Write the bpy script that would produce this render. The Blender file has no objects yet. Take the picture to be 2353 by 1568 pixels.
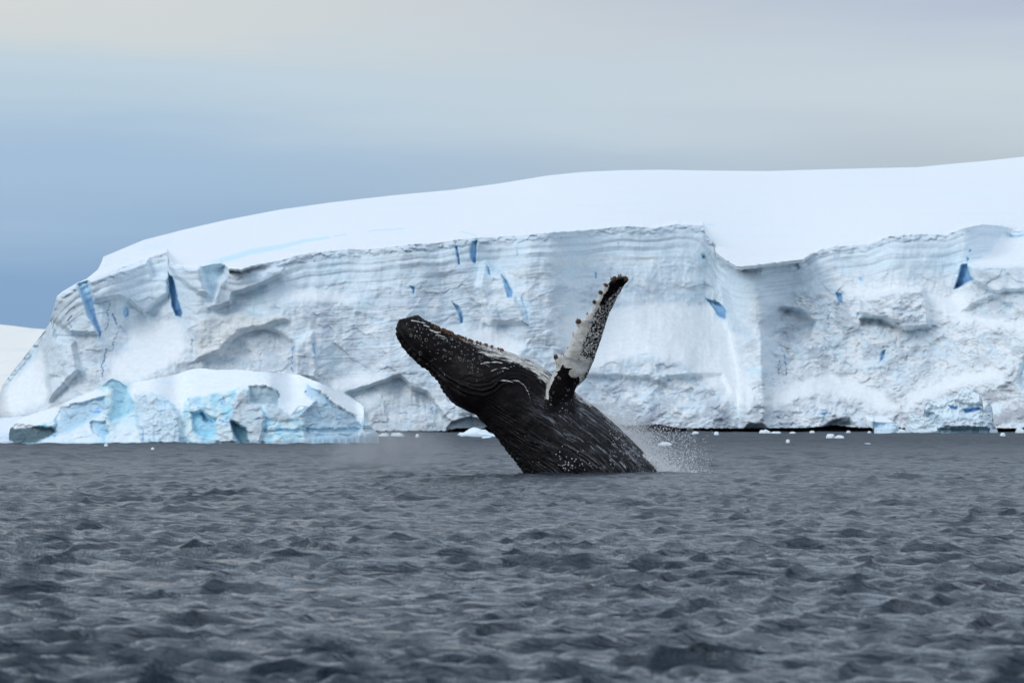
import bpy, math, random
import numpy as np
from mathutils import Vector, kdtree
random.seed(7)
scene = bpy.context.scene
COL = scene.collection
R = math.radians

# ------------------------------------------------------------------ camera
F = 13067.0            # focal length in units of a 2352 unit wide picture (200 mm lens)
CX, CY = 1176.0, 784.0
HC = 1.7               # eye height over the water
HORIZON = 946.0        # height in that picture at which the true horizon lies
PITCH = math.atan((HORIZON - CY) / F)
cam_d = bpy.data.cameras.new("camera"); cam = bpy.data.objects.new("camera", cam_d); COL.objects.link(cam)
cam_d.lens = 200; cam_d.sensor_width = 36; cam_d.clip_start = 0.5; cam_d.clip_end = 20000
cam.location = (0, 0, HC); cam.rotation_euler = (math.pi / 2 + PITCH, 0, 0)
cam_d.dof.use_dof = True; cam_d.dof.focus_distance = 157; cam_d.dof.aperture_fstop = 6.0
scene.camera = cam
CP, SP = math.cos(PITCH), math.sin(PITCH)

def W(px, py, Y):
    """point of the world that lies Y metres ahead, in the direction (px, py) of the traced picture"""
    a = (np.asarray(px, float) - CX) / F; b = (CY - np.asarray(py, float)) / F
    dy = CP - b * SP; dz = SP + b * CP
    k = Y / dy
    return a * k, Y + 0 * k, HC + dz * k

def water_dist(py): return HC * F / (py - HORIZON)

# ------------------------------------------------------------------ world, sun, exposure
SUN_EL, SUN_AZ = 30.0, 217.0      # soft sun behind thin cloud, behind and left of the camera
world = bpy.data.worlds.new("World"); scene.world = world; world.use_nodes = True
nt = world.node_tree; nt.nodes.clear()
def N(nt, t, **kw):
    n = nt.nodes.new(t)
    for k, v in kw.items(): setattr(n, k, v)
    return n
out = N(nt, 'ShaderNodeOutputWorld'); bg = N(nt, 'ShaderNodeBackground'); nt.links.new(bg.outputs[0], out.inputs[0])
sky = N(nt, 'ShaderNodeTexSky', sky_type='NISHITA', sun_disc=False)
sky.sun_elevation = R(SUN_EL); sky.sun_rotation = R(SUN_AZ)
tc = N(nt, 'ShaderNodeTexCoord'); sep = N(nt, 'ShaderNodeSeparateXYZ'); nt.links.new(tc.outputs['Generated'], sep.inputs[0])
def math_n(nt, op, a, b=None, c=None, clamp=False):
    n = N(nt, 'ShaderNodeMath', operation=op, use_clamp=clamp)
    for i, v in enumerate((a, b, c)):
        if v is None: continue
        if isinstance(v, (int, float)): n.inputs[i].default_value = v
        else: nt.links.new(v, n.inputs[i])
    return n.outputs[0]
def ramp(nt, fac, stops, interp='EASE'):
    n = N(nt, 'ShaderNodeValToRGB'); cr = n.color_ramp; cr.interpolation = interp
    while len(cr.elements) > 1: cr.elements.remove(cr.elements[-1])
    cr.elements[0].position = stops[0][0]; cr.elements[0].color = (*stops[0][1], 1)
    for p, c in stops[1:]:
        e = cr.elements.new(p); e.color = (*c, 1)
    if fac is not None: nt.links.new(fac, n.inputs[0])
    return n.outputs[0]
def mixc(nt, fac, a, b, mode='MIX'):
    n = N(nt, 'ShaderNodeMix', data_type='RGBA', blend_type=mode)
    for s, v in ((0, fac), (6, a), (7, b)):
        if isinstance(v, (int, float)): n.inputs[s].default_value = v
        elif isinstance(v, tuple): n.inputs[s].default_value = (*v[:3], 1)
        else: nt.links.new(v, n.inputs[s])
    return n.outputs[2]
# cloud streaks: noise on the direction, squeezed vertically
mp = N(nt, 'ShaderNodeMapping'); nt.links.new(tc.outputs['Generated'], mp.inputs[0]); mp.inputs['Scale'].default_value = (9, 9, 75)
mp.inputs['Location'].default_value = (0.3, 0.1, 0.7)
nz = N(nt, 'ShaderNodeTexNoise'); nt.links.new(mp.outputs[0], nz.inputs['Vector']); nz.inputs['Scale'].default_value = 1.0
nz.inputs['Detail'].default_value = 5; nz.inputs['Roughness'].default_value = 0.5
elz = sep.outputs[2]
warp = math_n(nt, 'MULTIPLY_ADD', math_n(nt, 'SUBTRACT', nz.outputs[0], 0.5), 0.026, elz)
# elevation 0..1 (sine); the visible part is below 0.075
left = ramp(nt, math_n(nt, 'MULTIPLY', warp, 4.0), [(0.0, (0.19, 0.34, 0.55)), (0.08, (0.225, 0.375, 0.59)), (0.165, (0.35, 0.50, 0.68)),
        (0.235, (0.50, 0.62, 0.72)), (0.285, (0.62, 0.66, 0.67)), (0.325, (0.71, 0.70, 0.665)), (0.40, (0.60, 0.67, 0.75)), (1.0, (0.62, 0.73, 0.88))])
right = ramp(nt, math_n(nt, 'MULTIPLY', warp, 4.0), [(0.0, (0.34, 0.44, 0.56)), (0.13, (0.42, 0.495, 0.57)), (0.23, (0.56, 0.635, 0.70)),
        (0.32, (0.40, 0.47, 0.62)), (0.40, (0.50, 0.58, 0.70)), (1.0, (0.62, 0.73, 0.88))])
side = N(nt, 'ShaderNodeMapRange', interpolation_type='SMOOTHSTEP'); nt.links.new(sep.outputs[0], side.inputs[0])
side.inputs[1].default_value = -0.075; side.inputs[2].default_value = 0.10
low = mixc(nt, side.outputs[0], left, right)
zen = N(nt, 'ShaderNodeMapRange', interpolation_type='SMOOTHSTEP'); nt.links.new(elz, zen.inputs[0])
zen.inputs[1].default_value = 0.1; zen.inputs[2].default_value = 0.7
cloud = mixc(nt, zen.outputs[0], low, (0.68, 0.80, 0.96))
ns = N(nt, 'ShaderNodeVectorMath', operation='SCALE'); nt.links.new(sky.outputs[0], ns.inputs[0]); ns.inputs['Scale'].default_value = 0.08
fin = mixc(nt, 0.05, cloud, ns.outputs[0])
nt.links.new(fin, bg.inputs[0]); bg.inputs[1].default_value = 1.04

sun_d = bpy.data.lights.new("sun", 'SUN'); sun = bpy.data.objects.new("sun", sun_d); COL.objects.link(sun)
sun_d.energy = 1.15; sun_d.angle = R(28); sun_d.color = (1.0, 0.985, 0.965)
# the light travels away from the sun
sd = Vector((math.sin(R(SUN_AZ)) * math.cos(R(SUN_EL)), math.cos(R(SUN_AZ)) * math.cos(R(SUN_EL)), math.sin(R(SUN_EL))))
sun.rotation_euler = (-sd).to_track_quat('-Z', 'Y').to_euler(); sun.location = (0, -20, 60)
scene.view_settings.view_transform = 'Standard'; scene.view_settings.look = 'None'
scene.view_settings.exposure = 0.0; scene.view_settings.gamma = 1.0; scene.view_settings.use_curve_mapping = False

# ------------------------------------------------------------------ helpers: numpy noise
def _perm(seed):
    r = np.random.RandomState(seed); p = r.permutation(256); return np.concatenate([p, p, p]), r.rand(256), r.rand(256)
_pc = {}
def perm(seed):
    if seed not in _pc: _pc[seed] = _perm(seed)
    return _pc[seed]
def perlin2(x, y, seed=0):
    p, a, _ = perm(seed); xi = np.floor(x).astype(int); yi = np.floor(y).astype(int); xf = x - xi; yf = y - yi
    u = xf * xf * xf * (xf * (xf * 6 - 15) + 10); v = yf * yf * yf * (yf * (yf * 6 - 15) + 10)
    def g(i, j, dx, dy):
        an = a[p[p[i & 255] + (j & 255)]] * 2 * np.pi
        return np.cos(an) * dx + np.sin(an) * dy
    n00 = g(xi, yi, xf, yf); n10 = g(xi + 1, yi, xf - 1, yf); n01 = g(xi, yi + 1, xf, yf - 1); n11 = g(xi + 1, yi + 1, xf - 1, yf - 1)
    return 1.4 * ((n00 * (1 - u) + n10 * u) * (1 - v) + (n01 * (1 - u) + n11 * u) * v)
def fbm2(x, y, seed=0, octv=4, gain=0.5):
    s = 0; a = 1; t = 0
    for o in range(octv):
        s = s + a * perlin2(x * 2 ** o, y * 2 ** o, seed + o); t += a; a *= gain
    return s / t
def vnoise3(x, y, z, seed=0):
    p, a, _ = perm(seed); xi = np.floor(x).astype(int); yi = np.floor(y).astype(int); zi = np.floor(z).astype(int)
    xf, yf, zf = x - xi, y - yi, z - zi
    u, v, w = (t * t * (3 - 2 * t) for t in (xf, yf, zf))
    def g(i, j, k): return a[p[p[p[i & 255] + (j & 255)] + (k & 255)]]
    r = 0
    for i in (0, 1):
        for j in (0, 1):
            for k in (0, 1):
                r = r + g(xi + i, yi + j, zi + k) * (u if i else 1 - u) * (v if j else 1 - v) * (w if k else 1 - w)
    return r * 2 - 1
def facets(x, y, seed=0, tilt=1.0):
    """worley cells, each one a tilted plane: broken ice; returns height and edge distance"""
    p, a, b = perm(seed); xi = np.floor(x).astype(int); yi = np.floor(y).astype(int)
    f1 = np.full(x.shape, 9.0); f2 = f1.copy(); h = np.zeros(x.shape)
    for i in (-1, 0, 1):
        for j in (-1, 0, 1):
            c = p[p[(xi + i) & 255] + ((yi + j) & 255)]
            dx = x - (xi + i + a[c]); dy = y - (yi + j + b[c]); d = dx * dx + dy * dy
            near = d < f1
            f2 = np.where(near, f1, np.minimum(f2, d))
            c2 = p[c + 7]; c3 = p[c + 31]
            h = np.where(near, (a[c2] - .5) * 1.0 + tilt * ((b[c2] - .5) * dx + (a[c3] - .5) * dy) * 2, h)
            f1 = np.where(near, d, f1)
    return h, np.sqrt(f2) - np.sqrt(f1)
def sstep(a, b, x):
    t = np.clip((x - a) / (b - a), 0, 1); return t * t * (3 - 2 * t)
def curve(pts):
    xs = np.array([p[0] for p in pts], float); ys = np.array([p[1] for p in pts], float)
    return lambda x: np.interp(x, xs, ys)
def poly_sd(px, py, poly):
    """signed distance (positive inside) to a closed polygon; evaluated only round its box"""
    P = np.array(poly, float); res = np.full(px.shape, -1e3); m = 60
    sel = (px > P[:, 0].min() - m) & (px < P[:, 0].max() + m) & (py > P[:, 1].min() - m) & (py < P[:, 1].max() + m)
    x, y = px[sel], py[sel]
    if x.size == 0: return res
    d = np.full(x.shape, 1e9); ins = np.zeros(x.shape, bool)
    for i in range(len(P)):
        x0, y0 = P[i]; x1, y1 = P[(i + 1) % len(P)]
        ex, ey = x1 - x0, y1 - y0; L = ex * ex + ey * ey + 1e-9
        t = np.clip(((x - x0) * ex + (y - y0) * ey) / L, 0, 1)
        d = np.minimum(d, (x - x0 - t * ex) ** 2 + (y - y0 - t * ey) ** 2)
        c = ((y0 > y) != (y1 > y)) & (x < ex * (y - y0) / (ey + (1e-12 if ey == 0 else 0)) + x0); ins ^= c
    d = np.sqrt(d); res[sel] = np.where(ins, d, -d); return res
def line_d(px, py, pts):
    P = np.array(pts, float); res = np.full(px.shape, 1e3); m = 60
    sel = (px > P[:, 0].min() - m) & (px < P[:, 0].max() + m) & (py > P[:, 1].min() - m) & (py < P[:, 1].max() + m)
    x, y = px[sel], py[sel]; d = np.full(x.shape, 1e9)
    if x.size == 0: return res
    for i in range(len(P) - 1):
        x0, y0 = P[i]; x1, y1 = P[i + 1]; ex, ey = x1 - x0, y1 - y0; L = ex * ex + ey * ey + 1e-9
        t = np.clip(((x - x0) * ex + (y - y0) * ey) / L, 0, 1)
        d = np.minimum(d, (x - x0 - t * ex) ** 2 + (y - y0 - t * ey) ** 2)
    res[sel] = np.sqrt(d); return res
# tracing frames -> picture units
def zone(x0, y0, s): return lambda *pts: [((x0 + x / s) * .672, (y0 + y / s) * .672) for x, y in pts]
Z1 = zone(1300, 900, 2.01); Z2 = zone(0, 800, 2.063); Z3 = zone(700, 750, 2.091); Z4 = zone(1600, 700, 1.96)
Z5 = zone(2400, 700, 1.912); Z6 = zone(0, 1200, 1.81); ZF = zone(1800, 900, 3.015); ZR = zone(2700, 1280, 2.941)
ZS = zone(2050, 1420, 3.361); ZL = zone(1050, 1400, 2.768)

# ------------------------------------------------------------------ helpers: meshes
def mesh_np(name, verts, quads, mat, parent=None, smooth=True, cols=None, attrs=None, tris=None):
    me = bpy.data.meshes.new(name); verts = np.asarray(verts, np.float32)
    faces = quads if quads is not None else tris
    n = faces.shape[1]
    me.vertices.add(len(verts)); me.vertices.foreach_set('co', verts.ravel())
    me.loops.add(faces.size); me.loops.foreach_set('vertex_index', faces.astype(np.int32).ravel())
    me.polygons.add(len(faces)); me.polygons.foreach_set('loop_start', np.arange(0, faces.size, n, dtype=np.int32))
    me.polygons.foreach_set('use_smooth', np.full(len(faces), smooth))
    me.update(calc_edges=True)
    if cols is not None:
        a = me.color_attributes.new('col', 'FLOAT_COLOR', 'POINT')
        c = np.ones((len(verts), 4), np.float32); c[:, :3] = cols; a.data.foreach_set('color', c.ravel())
    for k, v in (attrs or {}).items():
        a = me.attributes.new(k, 'FLOAT_VECTOR', 'POINT'); a.data.foreach_set('vector', np.asarray(v, np.float32).ravel())
    me.materials.append(mat)
    o = bpy.data.objects.new(name, me); COL.objects.link(o)
    if parent: o.parent = parent
    return o
def grid_faces(r, c, flip=False):
    i = np.arange(r - 1)[:, None] * c + np.arange(c - 1)[None]; i = i.ravel()
    q = np.stack([i, i + 1, i + c + 1, i + c], 1)
    return q[:, ::-1] if flip else q
def tag(o, label=None, cat=None, group=None, kind=None):
    for k, v in (('label', label), ('category', cat), ('group', group), ('kind', kind)):
        if v: o[k] = v
    return o
def empty(name, loc):
    o = bpy.data.objects.new(name, None); o.location = loc; COL.objects.link(o); return o

def principled(name, rough=0.6, spec=0.4):
    m = bpy.data.materials.new(name); m.use_nodes = True; t = m.node_tree; b = t.nodes['Principled BSDF']
    b.inputs['Roughness'].default_value = rough; b.inputs['Specular IOR Level'].default_value = spec
    return m, t, b
def link(t, a, b): t.links.new(a, b)
def objco(t, sc=(1, 1, 1), rot=(0, 0, 0), src=None):
    if src is None: src = N(t, 'ShaderNodeTexCoord').outputs['Object']
    m = N(t, 'ShaderNodeMapping'); link(t, src, m.inputs[0]); m.inputs['Scale'].default_value = sc; m.inputs['Rotation'].default_value = rot
    return m.outputs[0]
def noise(t, co, scale, detail=4, rough=0.55, dist=0):
    n = N(t, 'ShaderNodeTexNoise'); link(t, co, n.inputs['Vector']); n.inputs['Scale'].default_value = scale
    n.inputs['Detail'].default_value = detail; n.inputs['Roughness'].default_value = rough; n.inputs['Distortion'].default_value = dist
    return n.outputs[0]
def bump(t, h, dist, strength=1.0, nrm=None):
    b = N(t, 'ShaderNodeBump'); link(t, h, b.inputs['Height']); b.inputs['Distance'].default_value = dist; b.inputs['Strength'].default_value = strength
    if nrm is not None: link(t, nrm, b.inputs['Normal'])
    return b.outputs[0]
def maprange(t, v, a, b, c=0.0, d=1.0, smooth=False):
    n = N(t, 'ShaderNodeMapRange'); link(t, v, n.inputs[0])
    if smooth: n.interpolation_type = 'SMOOTHSTEP'
    for i, q in zip((1, 2, 3, 4), (a, b, c, d)): n.inputs[i].default_value = q
    return n.outputs[0]

# ------------------------------------------------------------------ materials
def ice_material(name, fine=1.0):
    m, t, b = principled(name, 0.62, 0.25)
    at = N(t, 'ShaderNodeAttribute', attribute_name='col')
    co = objco(t)
    n1 = noise(t, objco(t, (1, 1, 2.2)), 1.6 * fine, 8, 0.65); n2 = noise(t, objco(t, (1.5, 1.0, 0.35)), 2.5 * fine, 5, 0.6)
    v = maprange(t, n1, 0.3, 0.7, 0.93, 1.04); v2 = maprange(t, n2, 0.3, 0.7, 0.965, 1.025)
    k = N(t, 'ShaderNodeVectorMath', operation='SCALE'); link(t, at.outputs['Color'], k.inputs[0]); link(t, math_n(t, 'MULTIPLY', v, v2), k.inputs['Scale'])
    link(t, k.outputs[0], b.inputs['Base Color'])
    mk = N(t, 'ShaderNodeAttribute', attribute_name='rgh')
    s = N(t, 'ShaderNodeSeparateXYZ'); link(t, mk.outputs['Vector'], s.inputs[0])
    bn = N(t, 'ShaderNodeBump'); link(t, n1, bn.inputs['Height']); bn.inputs['Distance'].default_value = 0.13 / fine; link(t, s.outputs[0], bn.inputs['Strength'])
    link(t, bn.outputs[0], b.inputs['Normal'])
    return m
M_ICE = ice_material('glacier_ice'); M_BERG = ice_material('iceberg_ice', 1.8)

def water_material():
    m, t, b = principled('sea_water', 0.06, 0.36)
    b.inputs['IOR'].default_value = 1.33
    co = objco(t, (0.7, 1.5, 1), (0, 0, .25)); co2 = objco(t, (0.6, 1.4, 1), (0, 0, 0.45))
    a = noise(t, co, 5.0, 6, 0.62, 0.6); c = noise(t, co2, 1.7, 5, 0.6, 0.4)
    d3 = noise(t, objco(t, (0.7, 1.3, 1), (0, 0, -.2)), 13, 4, .6); b1 = bump(t, c, 0.36); b2 = bump(t, a, 0.055, 1.0, b1); b2 = bump(t, d3, 0.008, 1.0, b2)
    sy = N(t, 'ShaderNodeSeparateXYZ'); link(t, N(t, 'ShaderNodeTexCoord').outputs['Object'], sy.inputs[0])
    link(t, maprange(t, sy.outputs[1], 60, 330, .06, .44), b.inputs['Roughness'])
    link(t, b2, b.inputs['Normal'])
    big = noise(t, objco(t, (0.02, 0.05, 1)), 1.0, 3)
    colr = ramp(t, big, [(0.3, (0.006, 0.015, 0.026)), (0.7, (0.010, 0.023, 0.038))])
    link(t, colr, b.inputs['Base Color'])
    return m
M_WATER = water_material()

# ------------------------------------------------------------------ sea: one sheet, real waves
def wave_field(x, y, spacing):
    rs = np.random.RandomState(11); z = np.zeros_like(x); ox = np.zeros_like(x); oy = np.zeros_like(x)
    lams = np.exp(np.linspace(math.log(0.20), math.log(7.0), 96))
    for lam in lams:
        k = 2 * np.pi / lam
        ang = -math.pi / 2 + 0.35 + rs.normal() * (0.65 if lam < 0.45 else 0.36 if lam < 1.0 else 0.22)
        steep = 0.080 * (1 if lam < 0.58 else (0.58 / lam) ** 1.35) * (3.2 if lam > 4 else 1)
        amp = steep / k * (0.7 + 0.6 * rs.rand())
        kx, ky = k * math.cos(ang), k * math.sin(ang)
        ph = kx * x + ky * y + rs.rand() * 6.28
        fade = sstep(1.0, 2.2, lam / spacing)
        s, c = np.sin(ph), np.cos(ph)
        z += amp * fade * s
        q = 1.0
        ox += q * amp * fade * c * math.cos(ang); oy += q * amp * fade * c * math.sin(ang)
    # gusts: calmer and rougher patches
    g = 1 + 0.45 * fbm2(x / 9.0, y / 26.0, 51, 2)
    return ox * g, oy * g, z * g
def make_sea():
    rows = np.concatenate([np.linspace(-60, 18, 14)[:-1], np.exp(np.linspace(math.log(18), math.log(26), 40))[:-1],
                           np.exp(np.linspace(math.log(26), math.log(560), 860)), np.exp(np.linspace(math.log(620), math.log(9000), 14))])
    u = np.linspace(-1, 1, 900); ex = np.exp(np.linspace(0.03, math.log(60), 22))
    u = np.concatenate([-ex[::-1], u, ex])
    Y, U = np.meshgrid(rows, u, indexing='ij'); half = 12 + 0.10 * np.maximum(Y, 0)
    X = U * half
    sp = np.abs(np.gradient(rows))[:, None] * np.ones_like(U); sp = np.maximum(sp * 0.33, half * 2 / 900)
    sp = np.where(np.abs(U) > 1.0, 3 + np.abs(U) * half * 0.1, sp)
    ox, oy, z = wave_field(X, Y, sp)
    far = 1 - sstep(560, 700, Y)
    X2 = X + ox * far; Y2 = Y + oy * far; Zz = z * far
    v = np.stack([X2, Y2, Zz], -1).reshape(-1, 3)
    o = mesh_np('sea', v, grid_faces(*X.shape), M_WATER)
    return tag(o, kind='structure')
make_sea()

# ------------------------------------------------------------------ relief builder for ice
def blur_x(A, n):
    k = np.hanning(2 * n + 3)[1:-1]; k /= k.sum(); P = np.pad(A, ((0, 0), (n, n)), mode='edge'); c = A.shape[1]
    r = np.zeros_like(A)
    for i in range(2 * n + 1): r += k[i] * P[:, i:i + c]
    return r
def blur_py(A, PY, n, lo=330.0, hi=1010.0, steps=420):
    g = np.linspace(lo, hi, steps); G = np.stack([np.interp(g, PY[::-1, j], A[::-1, j]) for j in range(A.shape[1])], 1); G = blur_x(G, n)
    return np.stack([np.interp(PY[:, j], g, G[:, j]) for j in range(A.shape[1])], 1)
def snow_on_ledges(C, D, PY, mask, lo, hi, amount=.85):
    g = np.zeros_like(D); g[1:] = (D[1:] - D[:-1]) / np.maximum(PY[:-1] - PY[1:], .2); g = blur_x(g, 2); g[1:-1] = (g[:-2] + 2 * g[1:-1] + g[2:]) / 4
    C += (SNOW - C) * (amount * sstep(lo, hi, g) * mask)[..., None]
SNOW = np.array((0.86, 0.89, 0.905)); FACE = np.array((0.74, 0.845, 0.905)); GREY = np.array((0.59, 0.67, 0.75))
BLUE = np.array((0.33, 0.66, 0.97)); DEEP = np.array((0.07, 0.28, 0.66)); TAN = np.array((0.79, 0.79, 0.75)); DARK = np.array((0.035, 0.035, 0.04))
PALE = np.array((0.66, 0.86, 0.96)); TEAL = np.array((0.42, 0.66, 0.76))
def paint(C, m, col): C += (col - C) * np.clip(m, 0, 1)[..., None]

def glacier():
    cols = np.concatenate([np.linspace(-1500, -60, 30)[:-1], np.linspace(-60, 2412, 1190), np.linspace(2412, 3900, 30)[1:]])
    brink = curve(Z2((-400, 1090), (0, 1120), (20, 1060), (345, 640), (405, 440), (540, 350), (620, 320), (700, 292), (850, 240), (1000, 185), (1180, 125), (1192, 190), (1240, 215), (1300, 232), (1420, 230), (1480, 215), (1560, 205)) +
                  [(516, 612), (528, 629)] + Z3((170, 372), (260, 380), (400, 335), (560, 290), (640, 262), (760, 238), (900, 225), (1040, 212), (1180, 220), (1260, 205), (1400, 188), (1520, 175), (1660, 178), (1780, 148), (1940, 132), (2090, 130)) +
                  Z4((160, 217), (420, 200), (600, 182), (700, 180), (900, 160), (1050, 143), (1250, 155), (1400, 130), (1580, 142), (1590, 190), (1640, 240), (1660, 340), (1720, 390), (1800, 435)) +
                  Z5((260, 430), (660, 378), (760, 300), (870, 272), (1080, 262), (1230, 205), (1430, 192), (1590, 198), (1720, 150), (1830, 130), (1960, 138), (2060, 165), (2110, 170), (2400, 230), (2900, 210), (4200, 260)))
    skyl = curve([(-1500, 990)] + Z2((-400, 1085), (0, 1118), (20, 1058), (345, 638), (365, 590), (400, 438), (440, 405), (540, 346), (610, 315), (690, 250), (715, 200), (728, 160)) +
                 [(330, 551), (420, 528), (520, 505), (640, 482), (760, 465), (900, 449), (1040, 436), (1150, 421), (1260, 403), (1340, 395), (1430, 391), (1520, 390), (1640, 392), (1760, 393), (1900, 389),
                  (2020, 386), (2110, 384), (2180, 377), (2260, 370), (2352, 360), (2600, 340), (3200, 320), (3900, 360)])
    d0 = curve([(-1500, 620), (-300, 480), (0, 470), (300, 466), (700, 468), (1150, 472), (1400, 477), (1620, 482), (1900, 486), (2352, 484), (3900, 470)])
    yb = 1003.0
    nf, ns = 290, 56
    kk = brink(cols); ss = np.minimum(skyl(cols), kk - 0.8)
    # small roughness of the brink
    kk = kk + 1.6 * perlin2(cols / 11, cols * 0, 3) + 0.9 * perlin2(cols / 4, cols * 0, 4)
    tf = np.linspace(0, 1, nf)[:, None]; ts = np.linspace(0, 1, ns)[1:, None] ** 1.4
    PY = np.concatenate([yb + (kk - yb) * tf, kk + (ss - kk) * ts], 0); PX = np.broadcast_to(cols, PY.shape).copy()
    top = np.zeros(PY.shape, bool); top[nf:] = True
    u, v = PX * 0.04, PY * 0.04
    kw_ = np.hanning(47)[1:-1]; kw_ /= kw_.sum(); kb = brink(cols)
    for _ in range(2): kb = np.convolve(np.pad(kb, 22, mode='edge'), kw_, 'valid')
    bw = brink(cols)[None]; vp = PY - (kb[None] + (bw - kb[None]) * (1 - sstep(0, 70, PY - bw)))                      # distance below the brink
    wig = 5 * fbm2(PX / 160, PY / 200, 21, 3) + 2.0 * perlin2(PX / 45, PY / 60, 24)
    # warped coordinates so that traced shapes get natural, ragged edges
    wx = PX + 3.5 * fbm2(PX / 26, PY / 26, 31, 3); wy = PY + 3.5 * fbm2(PX / 26, PY / 26, 41, 3)
    sd = lambda poly: poly_sd(wx, wy, poly)
    C = np.empty(PY.shape + (3,)); C[:] = FACE; rough = np.full(PY.shape, 0.55)
    H = np.zeros(PY.shape)
    S = np.full(PY.shape, 0.012)
    # ---- large forms
    H += 2.0 * fbm2(PX / 210, PY / 330, 61, 3) + 0.55 * fbm2(PX / 60, PY / 90, 65, 4)
    aprons = [[(1285, 722), (1370, 706), (1560, 690), (1622, 700), (1680, 790), (1740, 900), (1715, 960), (1650, 905), (1560, 838), (1480, 820), (1400, 838), (1340, 866), (1300, 800)],
              Z5((450, 1200), (620, 1150), (820, 1090), (1000, 1150), (1300, 1300), (1250, 1370), (1000, 1270), (850, 1220), (600, 1270), (430, 1330)),
              Z5((1300, 1280), (1500, 1150), (1800, 1060), (2000, 1080), (1980, 1160), (1750, 1170), (1600, 1230), (1450, 1290), (1300, 1370)),
              Z5((1480, 590), (1700, 550), (1760, 700), (1900, 740), (2103, 745), (2203, 860), (1900, 790), (1700, 780), (1500, 700)),
              Z5((900, 500), (960, 510), (1100, 560), (1240, 525), (1400, 540), (1450, 548), (1250, 552), (1050, 600), (990, 590)),
              Z5((0, 640), (60, 650), (150, 760), (230, 850), (250, 1000), (180, 1150), (140, 1060), (0, 1000)),
              Z3((540, 570), (640, 480), (900, 490), (1100, 560), (1000, 610), (700, 600)),
              Z3((830, 1150), (1200, 1080), (1450, 1090), (1250, 1140), (1000, 1235), (930, 1220)),
              Z3((1450, 790), (1700, 760), (2000, 770), (2090, 800), (2300, 900), (2200, 1000), (1900, 880), (1600, 860)),
              Z2((930, 600), (1250, 600), (1330, 700), (1290, 850), (1200, 960), (1000, 1010), (750, 1050), (760, 860), (900, 800)),
              Z2((-60, 1290), (10, 1090), (200, 900), (310, 800), (330, 900), (350, 1180), (200, 1250)),
              Z2((700, 300), (720, 240), (900, 190), (1190, 105), (1000, 190), (850, 245))]
    ap = np.zeros(PY.shape)
    rag = 13 * fbm2(PX / 40, PY / 26, 106, 5, .6)
    for poly in aprons: ap = np.maximum(ap, sstep(-6, 16, sd(poly) + rag))
    band = sstep(0, 4, vp) * (1 - sstep(70, 130, vp))
    # ---- strata
    lev = vp + wig
    st = np.zeros(PY.shape)
    for (a, w, h) in ((9, 5, .5), (17, 4, -.35), (25, 5, .35), (34, 4, -.45), (43, 5, .4), (54, 5, -.65), (66, 7, .25), (78, 4, -.3), (92, 5, .25), (108, 5, -.28)):
        st += h * np.exp(-((lev - a) / w) ** 2)
    st += 0.22 * np.sign(perlin2(lev / 5.5, PX / 300, 71)) * np.abs(perlin2(lev / 5.5, PX / 300, 71)) ** .6
    modul = 0.6 + 0.6 * fbm2(PX / 140, PY / 60, 75, 2)
    H += 0.19 * st * (band + 0.12) * modul * (1 - ap)
    fine = perlin2(lev / 4.2 + 0.5 * perlin2(PX / 40, PY / 40, 78), PX / 110, 77)
    midstr = sstep(700, 760, PX) * (1 - sstep(1180, 1300, PX)) * sstep(640, 690, PY) * (1 - sstep(860, 900, PY))
    H += (0.02 + 0.04 * midstr) * fine * (1 - ap)
    # rough crust right under the brink
    fh, fe = facets(u / 0.7, v / 0.35, 81, 1.2)
    H += 0.20 * fh * (1 - sstep(10, 26, vp)) * (1 - ap) * (~top)
    # ---- broken ice and blocks
    rub = np.maximum(sstep(1330, 1400, PX) * sstep(830, 880, PY), sstep(1740, 1800, PX) * sstep(655, 700, PY + 18 * perlin2(PX / 60, PY / 60, 90)))
    rub = np.maximum(rub, 0.35 * sstep(900, 950, PY)) * (1 - ap)
    qx = u + 0.9 * fbm2(u / 2.2, v / 2.2, 92, 3); qy = v + 0.9 * fbm2(u / 2.2, v / 2.2, 93, 3)
    rn1 = 1 - 2 * np.abs(fbm2(qx / 3.0, qy / 2.2, 94, 5, .55)) * 2.2; rn2 = 1 - 4 * np.abs(fbm2(qx / 0.9, qy / 0.7, 96, 4, .55))
    f1, e1 = facets(qx / 2.6, qy / 1.9, 91, 1.5); f2, e2 = facets(qx / 1.05 + 3, qy / 0.8, 95, 1.5); f3, e3 = facets(qx / 0.42, qy / 0.33, 99, 1.4)
    bil = np.abs(fbm2(qx / 1.9 + 5, qy / 1.4, 102, 5, .6)) * 3.2 + np.abs(fbm2(qx / .55, qy / .42 + 4, 103, 4, .6)) * 1.1; wsel = sstep(-.25, .25, fbm2(PX / 85, PY / 60, 104, 3))
    H += rub * (0.26 * bil * wsel + 0.08 * rn1 * (1 - .7 * wsel) + .50 * fbm2((PX + PY) / 46, (PY - PX * .4) / 22, 105, 5, .55) + (0.03 * rn2 + 0.12 * f2 + 0.06 * f3) * (1 + 1.2 * fbm2(PX / 60, PY / 50, 97, 2)))
    H += (1 - rub) * (1 - ap) * (0.03 * f2 + 0.14 * f1 + 0.10 * rn1) * sstep(40, 120, vp)
    # vertical fluting of the clean faces
    flute = perlin2(PX / 7 + 0.8 * perlin2(PX / 30, PY / 40, 101), PY / 110, 102)
    H += 0.05 * flute * (1 - .7 * midstr) * sstep(60, 90, vp) * (1 - rub) * (1 - 0.6 * ap)
    S = S + ap * 0.05 + 0.02 * rub
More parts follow.
